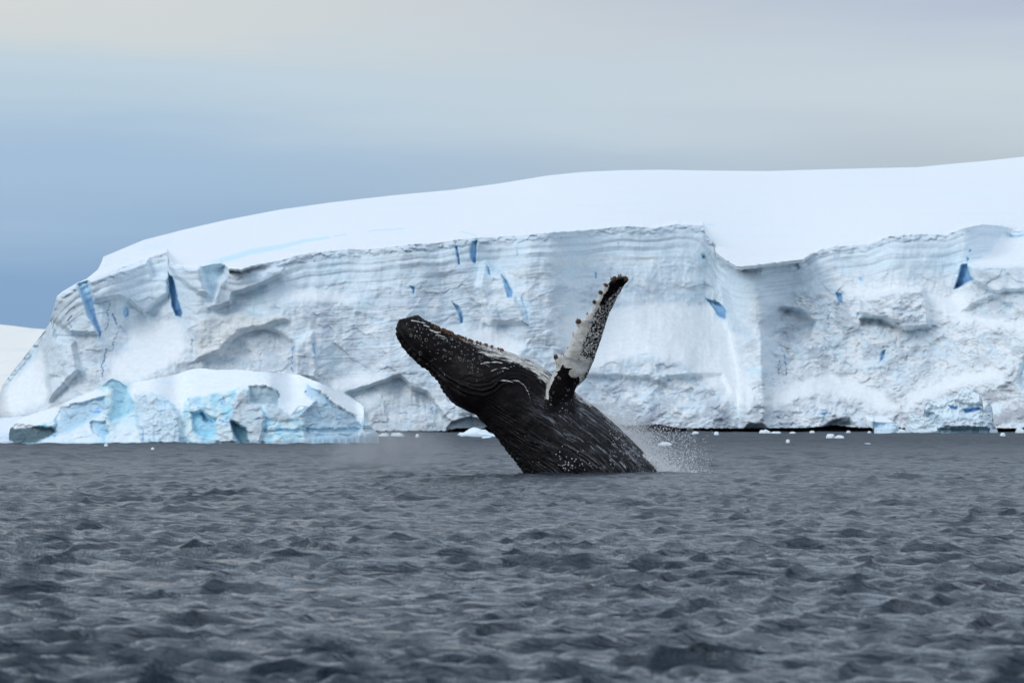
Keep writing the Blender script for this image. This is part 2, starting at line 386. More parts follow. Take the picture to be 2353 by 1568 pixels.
    # ---- traced forms: (polygon, metres out(+)/in(-), edge softness, colour, colour amount)
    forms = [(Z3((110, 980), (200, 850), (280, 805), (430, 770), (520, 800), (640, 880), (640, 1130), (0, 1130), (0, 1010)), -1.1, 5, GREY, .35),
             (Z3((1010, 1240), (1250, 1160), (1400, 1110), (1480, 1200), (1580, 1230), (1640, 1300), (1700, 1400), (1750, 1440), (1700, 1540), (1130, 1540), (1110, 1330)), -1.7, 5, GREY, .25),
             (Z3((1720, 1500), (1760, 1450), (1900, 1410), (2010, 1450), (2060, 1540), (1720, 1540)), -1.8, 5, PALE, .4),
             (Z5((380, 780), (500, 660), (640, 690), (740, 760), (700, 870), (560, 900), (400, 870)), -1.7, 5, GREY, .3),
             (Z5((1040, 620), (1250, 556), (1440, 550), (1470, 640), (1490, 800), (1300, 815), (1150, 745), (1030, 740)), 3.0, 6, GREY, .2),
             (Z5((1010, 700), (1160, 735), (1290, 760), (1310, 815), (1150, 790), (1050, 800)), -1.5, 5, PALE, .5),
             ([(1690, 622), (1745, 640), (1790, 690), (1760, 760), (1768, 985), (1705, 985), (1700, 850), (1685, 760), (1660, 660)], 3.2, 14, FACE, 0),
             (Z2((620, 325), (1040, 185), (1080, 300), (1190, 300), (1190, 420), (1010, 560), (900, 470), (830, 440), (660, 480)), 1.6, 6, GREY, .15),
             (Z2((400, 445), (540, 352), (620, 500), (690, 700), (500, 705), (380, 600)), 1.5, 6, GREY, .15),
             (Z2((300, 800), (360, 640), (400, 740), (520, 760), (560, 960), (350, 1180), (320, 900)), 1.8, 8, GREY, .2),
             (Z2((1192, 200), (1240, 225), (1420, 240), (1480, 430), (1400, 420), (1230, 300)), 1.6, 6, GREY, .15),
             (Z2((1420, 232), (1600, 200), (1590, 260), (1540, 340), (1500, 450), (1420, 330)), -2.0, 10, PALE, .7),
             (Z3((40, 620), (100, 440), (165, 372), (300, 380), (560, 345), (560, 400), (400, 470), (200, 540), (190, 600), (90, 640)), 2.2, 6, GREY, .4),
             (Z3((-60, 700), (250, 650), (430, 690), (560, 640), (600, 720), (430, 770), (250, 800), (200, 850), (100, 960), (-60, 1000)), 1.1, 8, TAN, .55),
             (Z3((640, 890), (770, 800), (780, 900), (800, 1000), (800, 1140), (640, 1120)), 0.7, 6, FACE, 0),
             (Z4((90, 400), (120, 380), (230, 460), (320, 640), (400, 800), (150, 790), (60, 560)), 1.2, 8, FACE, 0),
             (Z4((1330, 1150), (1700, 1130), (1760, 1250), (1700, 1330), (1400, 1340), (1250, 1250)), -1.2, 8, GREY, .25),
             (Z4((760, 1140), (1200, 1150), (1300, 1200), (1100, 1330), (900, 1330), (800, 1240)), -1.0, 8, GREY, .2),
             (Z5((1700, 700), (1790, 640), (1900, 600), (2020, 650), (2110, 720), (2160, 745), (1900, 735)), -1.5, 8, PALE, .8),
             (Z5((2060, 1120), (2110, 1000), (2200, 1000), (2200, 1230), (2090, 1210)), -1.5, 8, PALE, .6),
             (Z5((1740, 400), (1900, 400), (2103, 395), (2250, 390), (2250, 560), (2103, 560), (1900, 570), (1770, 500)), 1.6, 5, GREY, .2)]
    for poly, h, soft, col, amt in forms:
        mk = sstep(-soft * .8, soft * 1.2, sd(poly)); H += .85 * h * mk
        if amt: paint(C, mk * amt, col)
    snow_shelf = sstep(-3, 5, sd(Z5((1740, 392), (1830, 340), (1900, 290), (1960, 190), (2103, 205), (2250, 200), (2250, 384), (1900, 404))))
    ap = np.maximum(ap, snow_shelf); S = S + snow_shelf * 0.30; H *= (1 - 0.9 * snow_shelf)
    # ---- colours of the face
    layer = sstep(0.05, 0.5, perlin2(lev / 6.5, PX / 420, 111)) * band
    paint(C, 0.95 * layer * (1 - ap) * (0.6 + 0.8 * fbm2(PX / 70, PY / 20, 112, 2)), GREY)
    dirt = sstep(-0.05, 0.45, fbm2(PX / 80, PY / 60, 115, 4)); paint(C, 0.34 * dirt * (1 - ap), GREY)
    bl = sstep(0.08, 0.5, fbm2(PX / 90 + 7, PY / 70, 121, 4)); paint(C, 0.60 * bl * (1 - rub * .6), PALE)
    paint(C, 0.35 * (1 - sstep(0, 22, vp)) * sstep(500, 540, PX) * (~top), GREY)
    for poly, amt in ((Z4((500, 360), (1000, 330), (1300, 340), (1330, 420), (900, 400), (560, 440)), .45), (Z4((150, 430), (450, 420), (560, 470), (500, 560), (250, 500)), .4),
                      (Z5((240, 560), (330, 555), (390, 700), (330, 840), (300, 700)), .6), (Z5((250, 900), (360, 900), (380, 1060), (260, 1060)), .3), (Z2((1380, 600), (1700, 550), (1857, 560), (1857, 650), (1700, 700), (1600, 830), (1500, 900), (1350, 900)), .45)):
        paint(C, sstep(-6, 12, sd(poly)) * amt * (0.6 + fbm2(PX / 12, PY / 30, 131, 3)), TAN * (1.0, 0.985, 0.95))
    ru = Z4((1160, 352), (1250, 356), (1250, 364), (1160, 362)); paint(C, sstep(-2, 2, sd(ru)) * .5, np.array((.5, .36, .26)))
    # drifted snow and bare grey ice in ragged diagonal patches
    dust = fbm2((PX + .5 * PY) / 60, (PY - .5 * PX) / 26, 191, 6, .6); bare = fbm2((PX - .3 * PY) / 70 + 4, (PY + .3 * PX) / 34, 195, 6, .62)
    low = np.maximum(rub, sstep(70, 150, vp) * .7)
    paint(C, .9 * sstep(-.06, .14, dust) * low, SNOW); paint(C, .8 * sstep(.02, .2, bare) * low, GREY * (.90, .89, .88))
    spk = fbm2(PX / 9, PY / 6, 196, 4, .6); paint(C, .5 * sstep(.1, .35, spk) * sstep(-.1, .1, bare) * low, GREY * (.75, .76, .78))
    for poly in aprons[1:5]: paint(C, .8 * sstep(-55, 6, sd(poly) + 2 * rag) * (1 - rub * .3), SNOW)
    paint(C, .8 * sstep(-.15, .25, bare) * sstep(905, 960, PY) * sstep(1330, 1400, PX), np.array((.47, .51, .57)))
    paint(C, .55 * sstep(-.1, .2, bare + .3 * spk) * sstep(20, -14, poly_sd(wx, wy + 22, aprons[1]) * 0 + np.abs(poly_sd(wx, wy - 16, aprons[1]) + 20)) , np.array((.42, .45, .49)))
    paint(C, .6 * sstep(-.15, .15, bare + .3 * spk) * sstep(-4, 8, sd(Z5((1580, 1240), (1700, 1190), (1800, 1180), (1990, 1150), (2103, 1200), (2200, 1200), (2200, 1440), (1900, 1440), (1880, 1300), (1700, 1190), (1640, 1250)))), np.array((.44, .45, .48)))
    paint(C, ap * 0.95, SNOW); rough = rough * (1 - 0.75 * ap) + 0.5 * rub
    # blue flecks where the ice is broken
    stri = sstep(.05, .45, perlin2(lev / 3.4 + .6 * perlin2(PX / 30, PY / 30, 144), PX / 130, 145)) * sstep(-.3, .2, fbm2(PX / 90, PY / 45, 146, 3)); paint(C, .55 * stri * (1 - ap) * (1 - rub) * (.35 + .65 * np.maximum(midstr, band)), GREY * .94)
    panel = midstr * sstep(-.25, .2, fbm2(PX / 120, PY / 70, 147, 3)); paint(C, .45 * panel, GREY)
    g1 = sstep(0.42, 0.6, fbm2(PX / 14, PY / 12, 141, 3)) * (rub * sstep(900, 930, PY)); paint(C, 0.5 * g1, BLUE * 1.3)
    # edges of the blocks: cracks
    
    # ---- crevasses and holes
    holes = [(Z2((548, 350), (615, 325), (640, 420), (668, 560), (712, 700), (704, 732), (664, 650), (622, 580), (590, 460)), 2.4, 0.55),
             (Z2((1188, 290), (1212, 300), (1245, 400), (1282, 560), (1276, 594), (1240, 575), (1210, 500), (1198, 400)), 7, 1.0),
             (Z2((868, 520), (880, 502), (905, 530), (908, 575), (880, 588), (866, 560)), 1.2, 0.5),
             (Z4((12, 290), (32, 246), (64, 238), (56, 300), (52, 396), (32, 385), (14, 350)), 4, 0.72),
             (Z3((1790, 190), (1806, 190), (1822, 322), (1812, 322)), 3, 1.0),
             (Z4((222, 468), (262, 512), (302, 590), (292, 628), (264, 620), (243, 540)), 3, 0.75),
             (Z4((110, 385), (140, 420), (155, 470), (140, 465)), 2, 0.7), (Z4((355, 620), (375, 640), (410, 770), (398, 765)), 1.0, 0.4),
             (Z3((1772, 588), (1812, 620), (1844, 680), (1842, 738), (1824, 742), (1816, 680)), 3, 0.8),
             (Z4((1600, 630), (1680, 655), (1727, 705), (1722, 767), (1680, 745)), 4, 0.85), (Z4((1565, 330), (1590, 345), (1570, 362)), 2, 0.7),
             (Z5((1650, 544), (1678, 450), (1698, 392), (1730, 386), (1748, 450), (1772, 490), (1720, 520)), 7, 1.0),
             (Z5((872, 575), (914, 578), (914, 640), (890, 632)), 3, 0.85), (Z5((1160, 1022), (1172, 960), (1196, 948), (1182, 1012)), 2.5, 0.85),
             (Z5((1740, 290), (1756, 300), (1740, 308)), 2, .9), (Z5((1730, 340), (1745, 350), (1730, 372)), 2, .8), (Z5((1030, 480), (1055, 480), (1050, 498), (1032, 496)), 1.0, .6),
             (Z3((1462, 472), (1500, 478), (1504, 500), (1492, 532), (1488, 500)), 2, 1.0), (Z4((848, 455), (856, 460), (860, 492), (850, 484)), 2, .9),
             (Z5((2010, 195), (2050, 205), (2103, 198), (2103, 206), (2040, 214)), .5, .4), (Z5((770, 1370), (830, 1345), (800, 1380)), 1.2, .8),
             (Z3((770, 880), (782, 890), (790, 965), (776, 950)), 1.5, .8)]
    cr = [(Z2((775, 495), (750, 560), (770, 610), (745, 680)), 1.3, .8), (Z2((795, 565), (820, 635)), 2.4, 1.0), (Z2((840, 640), (880, 690)), 1.2, .6), (Z2((840, 660), (800, 760), (793, 838)), 1.4, .7),
          (Z2((750, 810), (722, 910), (727, 1010)), 1.9, 1.0), (Z2((525, 515), (465, 565)), 1.2, .9), (Z2((505, 575), (480, 610)), 1.8, 1.0), (Z2((480, 610), (515, 690), (520, 755)), 1.2, .8), (Z2((390, 715), (510, 712), (575, 690)), 2.0, .55),
          (Z3((635, 905), (622, 1040), (628, 1098)), 1.7, 1.0), (Z3((400, 950), (398, 1080)), 1.2, .6), (Z3((1030, 800), (1080, 935)), .9, .3), (Z3((1240, 850), (1250, 1000)), .9, .35),
          (Z5((524, 930), (533, 1010), (549, 1080), (545, 1118)), 1.7, 1.0), (Z5((505, 1020), (495, 1100)), 1.9, 1.0), (Z5((868, 320), (870, 440)), .9, .4),
          (Z4((325, 290), (330, 345)), 1.1, .6), (Z4((1010, 255), (1012, 275)), 1.1, .6), (Z3((1575, 1330), (1585, 1350)), 2, .8), (Z3((1620, 1340), (1625, 1385)), 2.2, .85), (Z3((1735, 1260), (1745, 1300)), 2.4, .85), (Z3((1900, 1390), (1905, 1420)), 2, .8),
          (Z4((820, 620), (822, 680)), .8, .4), (Z4((1030, 1210), (1045, 1300)), .9, .4)]
    for poly, dep, dk in holes:
        sdv = sd(poly); mk = sstep(-1.5, 1.5, sdv); H -= 0.20 * dep * mk
        ys = [p[1] for p in poly]; down = np.clip((PY - min(ys)) / (max(ys) - min(ys)), 0, 1) ** 1.2; paint(C, .45 * sstep(-12, 0, sdv), PALE)
        mc = np.where(down > 2, 0, down)[..., None]; t0 = PALE * .97 * (1 - .75 * dk) + BLUE * .75 * dk; t1 = BLUE * (1 - dk) + DEEP * (1.15 - .55 * dk) * dk; tone = t0 * (1 - mc) + t1 * mc
        C += (tone - C) * (sstep(-2.2, 2.4, sdv) * min(1, .6 + .4 * dk))[..., None]  # ice blue, with scattered glow and darkening inside the hole painted in
    for pts, w, dk in cr:
        w *= .62; dk *= .85
        d = line_d(wx + 3 * perlin2(PX / 9, PY / 9, 143), wy, pts); mk = 1 - sstep(w * .3, w * 1.3, d); H -= .25 * mk * dk
        C += (DEEP * 1.1 - C) * (mk * dk * .75)[..., None]
    # ---- wave-cut foot
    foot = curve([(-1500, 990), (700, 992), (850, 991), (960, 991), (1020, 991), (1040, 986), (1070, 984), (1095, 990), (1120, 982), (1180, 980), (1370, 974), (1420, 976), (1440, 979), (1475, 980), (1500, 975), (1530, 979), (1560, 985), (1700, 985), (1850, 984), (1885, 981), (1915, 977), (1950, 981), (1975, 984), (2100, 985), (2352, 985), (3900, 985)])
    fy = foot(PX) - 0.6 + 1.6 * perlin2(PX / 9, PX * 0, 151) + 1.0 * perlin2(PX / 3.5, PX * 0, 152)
    cut = sstep(-0.8, 0.8, PY - fy); H -= 3.5 * cut; paint(C, 0.97 * cut, DARK); ap = ap * (1 - cut)  # near-black colour: wet ice together with the shade of the undercut
    cave = sstep(-5, 10, sd(Z5((800, 1455), (850, 1410), (960, 1395), (1010, 1450)))); H -= 2.2 * cave
    stain = sstep(-4, 12, poly_sd(PX, PY, Z3((1450, 1500), (1520, 1460), (1600, 1480), (1640, 1530), (1440, 1530)))); paint(C, stain * .5, np.array((.42, .41, .40)))
    # ---- depth by climbing each column
    dpy = np.diff(PY, axis=0, prepend=PY[:1]); up = np.maximum(-dpy, 0)
    D = blur_x(d0(PX), 60); cs = np.zeros_like(D); cs[:nf] = blur_py(np.cumsum(S * up, 0)[:nf], PY[:nf], 26); D += cs
    D[nf:] = D[nf - 1]
    edge = D[nf - 1:nf] - H[nf - 1:nf]
    D = D - H
    snow_on_ledges(C[:nf], D[:nf], PY[:nf], (~(cut[:nf] > .3)) * 1.0, .08, .22, .6)
    # smooth snow above the brink runs back to the ridge; H only matters near the edge
    s_ = ts; ridge = curve([(-1500, 640), (0, 500), (150, 520), (240, 640), (400, 1000), (700, 1350), (1200, 1600), (2352, 1800), (3900, 1900)])
    kw = np.hanning(203)[1:-1]; kw /= kw.sum()
    soft_edge = np.convolve(np.pad(edge[0], 100, mode='edge'), kw, 'valid')[None]
    for _ in range(2): soft_edge = np.convolve(np.pad(soft_edge[0], 100, mode='edge'), kw, 'valid')[None]
    e2_ = soft_edge + 0 * s_
    kref = brink(cols)
    for _ in range(3): kref = np.convolve(np.pad(kref, 100, mode='edge'), kw, 'valid')
    kref = np.maximum(kref, ss + 4); q_ = (kref[None] - PY[nf:]) / (kref - ss)[None]
    rel = np.where(q_ > 0, 0.12 * q_ + 0.88 * np.maximum(q_, 0) ** 1.6, 0.06 * q_); s_px = (kk[None] - PY[nf:])
    und = 10 * fbm2(PX[nf:] / 300, PY[nf:] / 60, 161, 2) * s_ * (1 - s_) * 4
    D[nf:] = e2_ + np.maximum(ridge(cols)[None] - soft_edge, 5) * rel + und
    wb = sstep(0, 9, s_px); D[nf:] = D[nf:] * wb + edge * (1 - wb)
    C[nf:] = SNOW; rough[nf:] = 0.03
    old = sstep(.05, .45, fbm2(PX[nf:] / 260, PY[nf:] / 9, 162, 4)); C[nf:] += (PALE * (.97, .98, .99) - C[nf:]) * (.16 * old)[..., None]
    # blue step and cracks on the snow
    px, py = PX[nf:], PY[nf:]
    st_line = [(380, 620), (450, 612)] + Z3((0, 318), (180, 278), (330, 232), (560, 192), (700, 155), (890, 128))
    dl = line_d(px, py + 1.5 * perlin2(px / 9, px * 0, 171), st_line); wdt = curve([(380, 6), (600, 7), (760, 2.6), (1000, .8)])(px)
    mk = (1 - sstep(wdt * .6, wdt * 1.2, dl)) * sstep(460, 520, px); C[nf:] += (PALE * (0.93, .97, 1.0) - C[nf:]) * (mk * 0.85)[..., None]
    for pts in (Z3((920, 120), (1010, 108)), Z3((1170, 84), (1260, 76), (1420, 67)), Z3((1830, 88), (1880, 98), (1940, 115)), Z4((1610, 133), (1650, 132))):
        mk = 1 - sstep(.5, 2.0, line_d(px, py, pts)); C[nf:] += (PALE * (.85, .93, 1) - C[nf:]) * (mk * .8)[..., None]
    lc = sstep(0, 8, poly_sd(px, py, Z2((735, 165), (900, 110), (1230, 5), (1240, 60), (1000, 170), (860, 235), (700, 290)))) * sstep(0.0, 0.35, fbm2(px / 25, py / 6, 181, 3)); C[nf:] += (PALE - C[nf:]) * (.55 * lc)[..., None]
    # back side: two more rows, falling away behind the ridge
    X, Y, Z = W(PX, PY, D)
    ridge_y, ridge_x, ridge_z = Y[-1], X[-1], Z[-1]
    X = np.vstack([X, ridge_x * 1.05, ridge_x * 1.3]); Y = np.vstack([Y, ridge_y + 120, ridge_y + 900]); Z = np.vstack([Z, ridge_z - 3, np.full_like(ridge_z, -2)])
    C = np.concatenate([C, C[-1:], C[-1:]], 0); rough = np.vstack([rough, rough[-1:], rough[-1:]])
    C = np.clip(C, 0.01, 0.92)
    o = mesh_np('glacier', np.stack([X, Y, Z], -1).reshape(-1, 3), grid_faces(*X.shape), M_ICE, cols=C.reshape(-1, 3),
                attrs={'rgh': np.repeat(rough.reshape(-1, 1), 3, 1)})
    tag(o, kind='structure')
glacier()

def distant_hill():
    cols = np.linspace(-2500, 420, 160); top = curve([(-2500, 700), (-1200, 640), (-500, 690), (0, 745), (30, 748), (75, 754), (150, 759), (420, 800)])(cols)
    t = np.linspace(0, 1, 40)[:, None]; PY = 950 + (top - 950) * t; PX = np.broadcast_to(cols, PY.shape)
    D = 1500 + 900 * t ** 1.3 + 40 * fbm2(PX / 90, PY / 25, 201, 3)
    X, Y, Z = W(PX, PY, D)
    X = np.vstack([X, X[-1] * 1.2]); Y = np.vstack([Y, Y[-1] + 900]); Z = np.vstack([Z, Z[-1] * 0 - 5])
    C = np.empty(X.shape + (3,)); C[:] = (0.92, 0.885, 0.81)  # cream of sunlit snow, the warm light put into the colour
    band = sstep(0.15, 0.5, fbm2(PX / 120, (PY + PX * .1) / 14, 205, 3)); C[:-1] += (np.array((.72, .79, .80)) - C[:-1]) * (band * .6)[..., None]
    o = mesh_np('snow_hill', np.stack([X, Y, Z], -1).reshape(-1, 3), grid_faces(*X.shape), M_ICE, cols=C.reshape(-1, 3), attrs={'rgh': np.full((X.size, 3), .1)})
    tag(o, kind='structure')
distant_hill()

# ------------------------------------------------------------------ icebergs
def berg(name, label, topc, botc, dist, thick, nx, ny, fn, group=None, fine=M_BERG, cat='iceberg'):
    """floating ice: front relief between a top and a bottom outline, and a rounded back"""
    x0, x1 = topc[0][0], topc[-1][0]; tfun, bfun = curve(topc), curve(botc)
    cols = x0 + (x1 - x0) * (0.5 - 0.5 * np.cos(np.linspace(0, np.pi, nx))) * 0.35 + (x1 - x0) * np.linspace(0, 1, nx) * 0.65
    sc = dist / F                                   # metres per picture unit
    jag = 1.0 * perlin2(cols / 7, cols * 0, 5) + 0.6 * perlin2(cols / 3, cols * 0, 6)
    tp = tfun(cols) + jag * np.minimum(1, (x1 - x0) / 200); bt = np.maximum(bfun(cols), tp + .5)
    t = np.linspace(0, 1, ny)[:, None]; PY = bt + (tp - bt) * t; PX = np.broadcast_to(cols, PY.shape).copy()
    H, S, C, rough = fn(PX, PY, sc)
    upz = np.maximum(-np.diff(PY, axis=0, prepend=PY[:1]), 0); back = blur_py(np.cumsum(S * upz, 0), PY, 14 if nx > 300 else 3, PY.min() - 1, PY.max() + 1, 260) * sc
    ex = np.minimum(cols - x0, x1 - cols) / (x1 - x0); prof = np.sqrt(np.clip(ex * 5, 0, 1))[None]   # narrow at both ends
    Df = dist - (thick * 0.5 * prof) + back - H * np.clip(ex * 30, 0, 1)[None] + thick * .25
    ridge = Df[-1:]
    Db = np.maximum(ridge + 0.3, ridge + (thick * 0.6 * prof) * (1 - t) ** .6)
    Xf, Yf, Zf = W(PX, PY, Df); Xb, _, Zb = W(PX, PY, ridge + 0 * PY); Yb = Db + 0 * PX
    X = np.vstack([Xf, Xb[::-1]]); Y = np.vstack([Yf, Yb[::-1]]); Z = np.vstack([Zf, Zb[::-1]])
    Z[0] -= 0.5; Z[-1] -= .5
    CC = np.concatenate([C, C[::-1]], 0); rr = np.vstack([rough, rough[::-1]])
    cx, cy = float(X.mean()), float(Y.mean())
    V = np.stack([X - cx, Y - cy, Z], -1).reshape(-1, 3)
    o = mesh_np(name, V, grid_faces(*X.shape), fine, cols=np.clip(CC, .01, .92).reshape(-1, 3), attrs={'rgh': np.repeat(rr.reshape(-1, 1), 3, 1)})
    o.location = (cx, cy, 0)
    return tag(o, label, cat, group)

def big_berg_fn(PX, PY, sc):
    wx = PX + 7 * fbm2(PX / 20, PY / 20, 231, 5, .6); wy = PY + 7 * fbm2(PX / 20, PY / 20, 241, 5, .6); sd = lambda p: poly_sd(wx, wy, p)
    H = 0.25 * fbm2(PX / 60, PY / 60, 251, 3); S = np.full(PX.shape, 0.35); C = np.empty(PX.shape + (3,)); C[:] = np.array((.76, .895, .955)); rough = np.full(PX.shape, .16)
    cy_ = sstep(-.2, .3, fbm2(PX / 30, PY / 38, 259, 5, .55)); paint(C, .9 * cy_, np.array((.44, .77, .98)))  # glow of light within the ice, painted as cyan patches
    f1, e1 = facets(PX / 26, PY / 20, 252, 1.4); f2, e2 = facets(PX / 11, PY / 9, 253, 1.4)
    snow = [Z6((770, 180), (880, 150), (1250, 60), (1900, 100), (2300, 340), (2235, 440), (2150, 380), (2090, 340), (2000, 262), (1905, 205), (1885, 262), (1955, 300), (1880, 350), (1800, 410), (1730, 345), (1722, 250), (1640, 212), (1480, 232), (1330, 258), (1160, 292), (1100, 375), (1040, 300), (950, 262), (870, 258), (835, 320), (800, 230)),
            Z6((60, 420), (180, 350), (480, 240), (600, 220), (640, 260), (560, 300), (370, 352), (370, 420), (200, 470), (90, 480))]
    sm = np.zeros(PX.shape)
    for p in snow: sm = np.maximum(sm, sstep(-1.5, 3, sd(p)))
    ramp_ = sstep(-3, 6, sd(Z6((230, 560), (430, 490), (560, 430), (640, 370), (680, 430), (560, 440), (640, 540), (600, 575), (220, 580)))) ; ramp2 = sstep(-3, 6, sd(Z6((640, 570), (700, 450), (830, 365), (850, 450), (880, 575)))) 
    H += (1 - sm) * (0.05 * f1 + 0.015 * f2 + 0.09 * (1 - 3 * np.abs(fbm2(PX / 44, PY / 34, 258, 4))))
    forms = [(Z6((840, 260), (870, 250), (950, 262), (1040, 300), (1110, 400), (1120, 575), (880, 575), (850, 450), (830, 330)), 1.1, 5, np.array((.70, .83, .91)), .8),
             (Z6((640, 215), (690, 168), (750, 190), (790, 240), (830, 330), (820, 380), (690, 440), (670, 400), (700, 300), (690, 240)), -0.5, 4, TEAL * 1.12, .95),
             (Z6((40, 440), (150, 462), (330, 470), (350, 500), (250, 560), (100, 590), (50, 540)), -1.3, 4, np.array((.09, .15, .18)), .95),  # dark cavity, its shade mostly painted
             (Z6((330, 470), (370, 350), (560, 300), (640, 280), (650, 370), (540, 430), (420, 500), (340, 530)), -0.8, 4, np.array((.52, .70, .83)), .8),  # bluish shadow under the slab, painted into the colour
             (Z6((550, 440), (650, 430), (680, 500), (640, 545), (560, 480)), -0.6, 3, np.array((.45, .70, .86)), .9),
             (Z6((1180, 380), (1250, 380), (1330, 470), (1330, 520), (1270, 535), (1200, 490)), -0.9, 3, np.array((.42, .75, .95)), .85),
             (Z6((1240, 370), (1340, 420), (1330, 460), (1260, 430)), -0.9, 3, np.array((.46, .77, .95)), .85),
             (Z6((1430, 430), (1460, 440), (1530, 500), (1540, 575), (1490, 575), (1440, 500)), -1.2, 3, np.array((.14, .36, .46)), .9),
             (Z6((1450, 290), (1500, 235), (1530, 240), (1540, 330), (1610, 330), (1640, 420), (1610, 575), (1530, 575), (1520, 480), (1420, 420)), 0.9, 3, np.array((.56, .63, .68)), .7),
             (Z6((1540, 215), (1640, 212), (1722, 250), (1725, 340), (1620, 320), (1540, 320)), -0.9, 3, np.array((.40, .51, .56)), .85),
             (Z6((1640, 320), (1730, 345), (1800, 410), (1950, 310), (1840, 420), (1720, 440), (1640, 410)), 0.2, 3, np.array((.52, .61, .67)), .8),
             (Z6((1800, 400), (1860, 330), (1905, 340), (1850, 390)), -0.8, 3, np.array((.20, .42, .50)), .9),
             (Z6((1890, 205), (2000, 262), (2090, 340), (2200, 400), (2240, 460), (2200, 540), (1890, 540), (1880, 400), (1950, 310), (1885, 262)), -1.2, 5, np.array((.50, .65, .76)), .8),
             (Z6((1620, 485), (2400, 470), (2400, 500), (1620, 500)), -0.4, 2, np.array((.45, .68, .80)), .6),
             (Z6((1160, 275), (1230, 270), (1240, 330), (1180, 340)), -0.4, 3, np.array((.50, .70, .84)), .7),
             (Z6((1340, 440), (1430, 430), (1460, 560), (1330, 560)), 0.5, 5, np.array((.76, .86, .93)), .7),
             (Z6((2230, 440), (2420, 470), (2420, 575), (2190, 560)), 0.4, 4, np.array((.72, .82, .88)), .6)]
    for p, h, so, col, am in forms:
        mk = sstep(-so * .9, so * 1.1, sd(p)); H += .55 * h * mk; paint(C, mk * am, col)  # cavities are cut shallow, colour carries most of their shade
    # hanging ribs
    ribs = perlin2(PX / 5.5 + 0.6 * perlin2(PX / 16, PY / 16, 255), PY / 45, 256); rz = sstep(-4, 4, sd(Z6((840, 270), (1110, 330), (1130, 575), (860, 575)))) + .35 * sstep(-4, 4, sd(Z6((1330, 430), (1460, 430), (1540, 575), (1330, 575))))
    H += 0.09 * ribs * rz; paint(C, .55 * rz * sstep(.2, .6, -ribs), np.array((.40, .66, .90)))
    streak = sstep(.28, .5, fbm2(PX / 5, PY / 20, 257, 3)) * sstep(-20, 10, sd(Z6((60, 380), (640, 290), (1500, 240), (1540, 460), (600, 480), (100, 470)))) * (1 - sm * .7); paint(C, .5 * streak, np.array((.40, .68, .92)))
    for a, w in ((Z6((1385, 280), (1385, 312)), 1.8), (Z6((1370, 310), (1375, 330)), 1.2), (Z6((1355, 430), (1410, 434)), 1.8), (Z6((560, 372), (620, 374)), 2.), (Z6((590, 365), (615, 350)), 1.), (Z6((875, 470), (885, 540)), 1.2), (Z6((1165, 290), (1170, 305)), 1.2), (Z6((1300, 425), (1315, 445)), 1.4)):
        paint(C, (1 - sstep(w * .4, w * 1.5, line_d(wx, wy, a))) * .85, np.array((.13, .42, .82)))
    H += 0.10 * f2 * sm * 0.2
    S = S + sm * 3.2 + (ramp_ + ramp2) * .9; paint(C, sm * .96, SNOW); paint(C, .35 * sm * sstep(0, .4, fbm2(PX / 50, PY / 9, 260, 4)), PALE); paint(C, np.maximum(ramp_, ramp2) * .75, np.array((.80, .87, .92)))
    rough = rough * (1 - .8 * sm)
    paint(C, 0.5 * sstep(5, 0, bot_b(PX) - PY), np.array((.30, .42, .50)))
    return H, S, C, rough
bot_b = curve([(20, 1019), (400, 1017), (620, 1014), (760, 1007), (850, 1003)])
berg('iceberg', 'large low iceberg at the left with domed white snow top and blue fluted front', 
     Z6((55, 512), (62, 480), (80, 462), (120, 425), (180, 395), (360, 340), (480, 280), (580, 243), (640, 200), (690, 168), (730, 180), (765, 205), (790, 195), (880, 185), (1000, 160), (1080, 145), (1180, 112), (1250, 105), (1330, 115), (1480, 114), (1600, 128), (1700, 132), (1850, 145), (1950, 185), (2050, 225), (2150, 275), (2230, 325), (2250, 345), (2256, 440), (2300, 470), (2345, 520)),
     [(20, 1020), (200, 1020), (400, 1019), (620, 1016), (760, 1009), (872, 1003)], water_dist(1019), 9.0, 420, 150, big_berg_fn)

def plain_fn(seed, base=(.74, .84, .91), blue=.5, amp=.25, snow_top=1.2, sc_=9.0, below=None):
    def fn(PX, PY, sc):
        f1, e1 = facets(PX / sc_ + seed, PY / (sc_ * .8), seed, 1.4); f2, _ = facets(PX / (sc_ * .4), PY / (sc_ * .35), seed + 1, 1.4)
        H = amp * (.35 * f1 + .25 * f2 + 1.3 * (1 - 3 * np.abs(fbm2(PX / (sc_ * 2.6), PY / (sc_ * 2), seed + 2, 5)))); C = np.empty(PX.shape + (3,)); C[:] = base
        paint(C, blue * sstep(.1, .5, fbm2(PX / 14, PY / 10, seed + 3, 3)), np.array((.40, .66, .90)))
        S = np.full(PX.shape, snow_top)
        return H, S, C, np.full(PX.shape, .3)
    return fn
# low white tongue behind the big berg, at the left frame edge
def low_fn(PX, PY, sc):
    H, S, C, r = plain_fn(301, (.80, .86, .91), .25, .12, 1.5, 14)(PX, PY, sc)
    t = sstep(985, 1005, PY); paint(C, .5 * t, np.array((.55, .70, .82))); return H, S + 3 * (1 - t), C, r * .4
berg('iceberg', 'low smooth white berg entering from the left frame edge behind the large iceberg', [(-260, 1000), (-200, 975), (-60, 962), (0, 960), (60, 955), (130, 950), (170, 990)],
     [(-260, 1016), (170, 1016)], water_dist(1017.5), 8, 110, 40, low_fn)

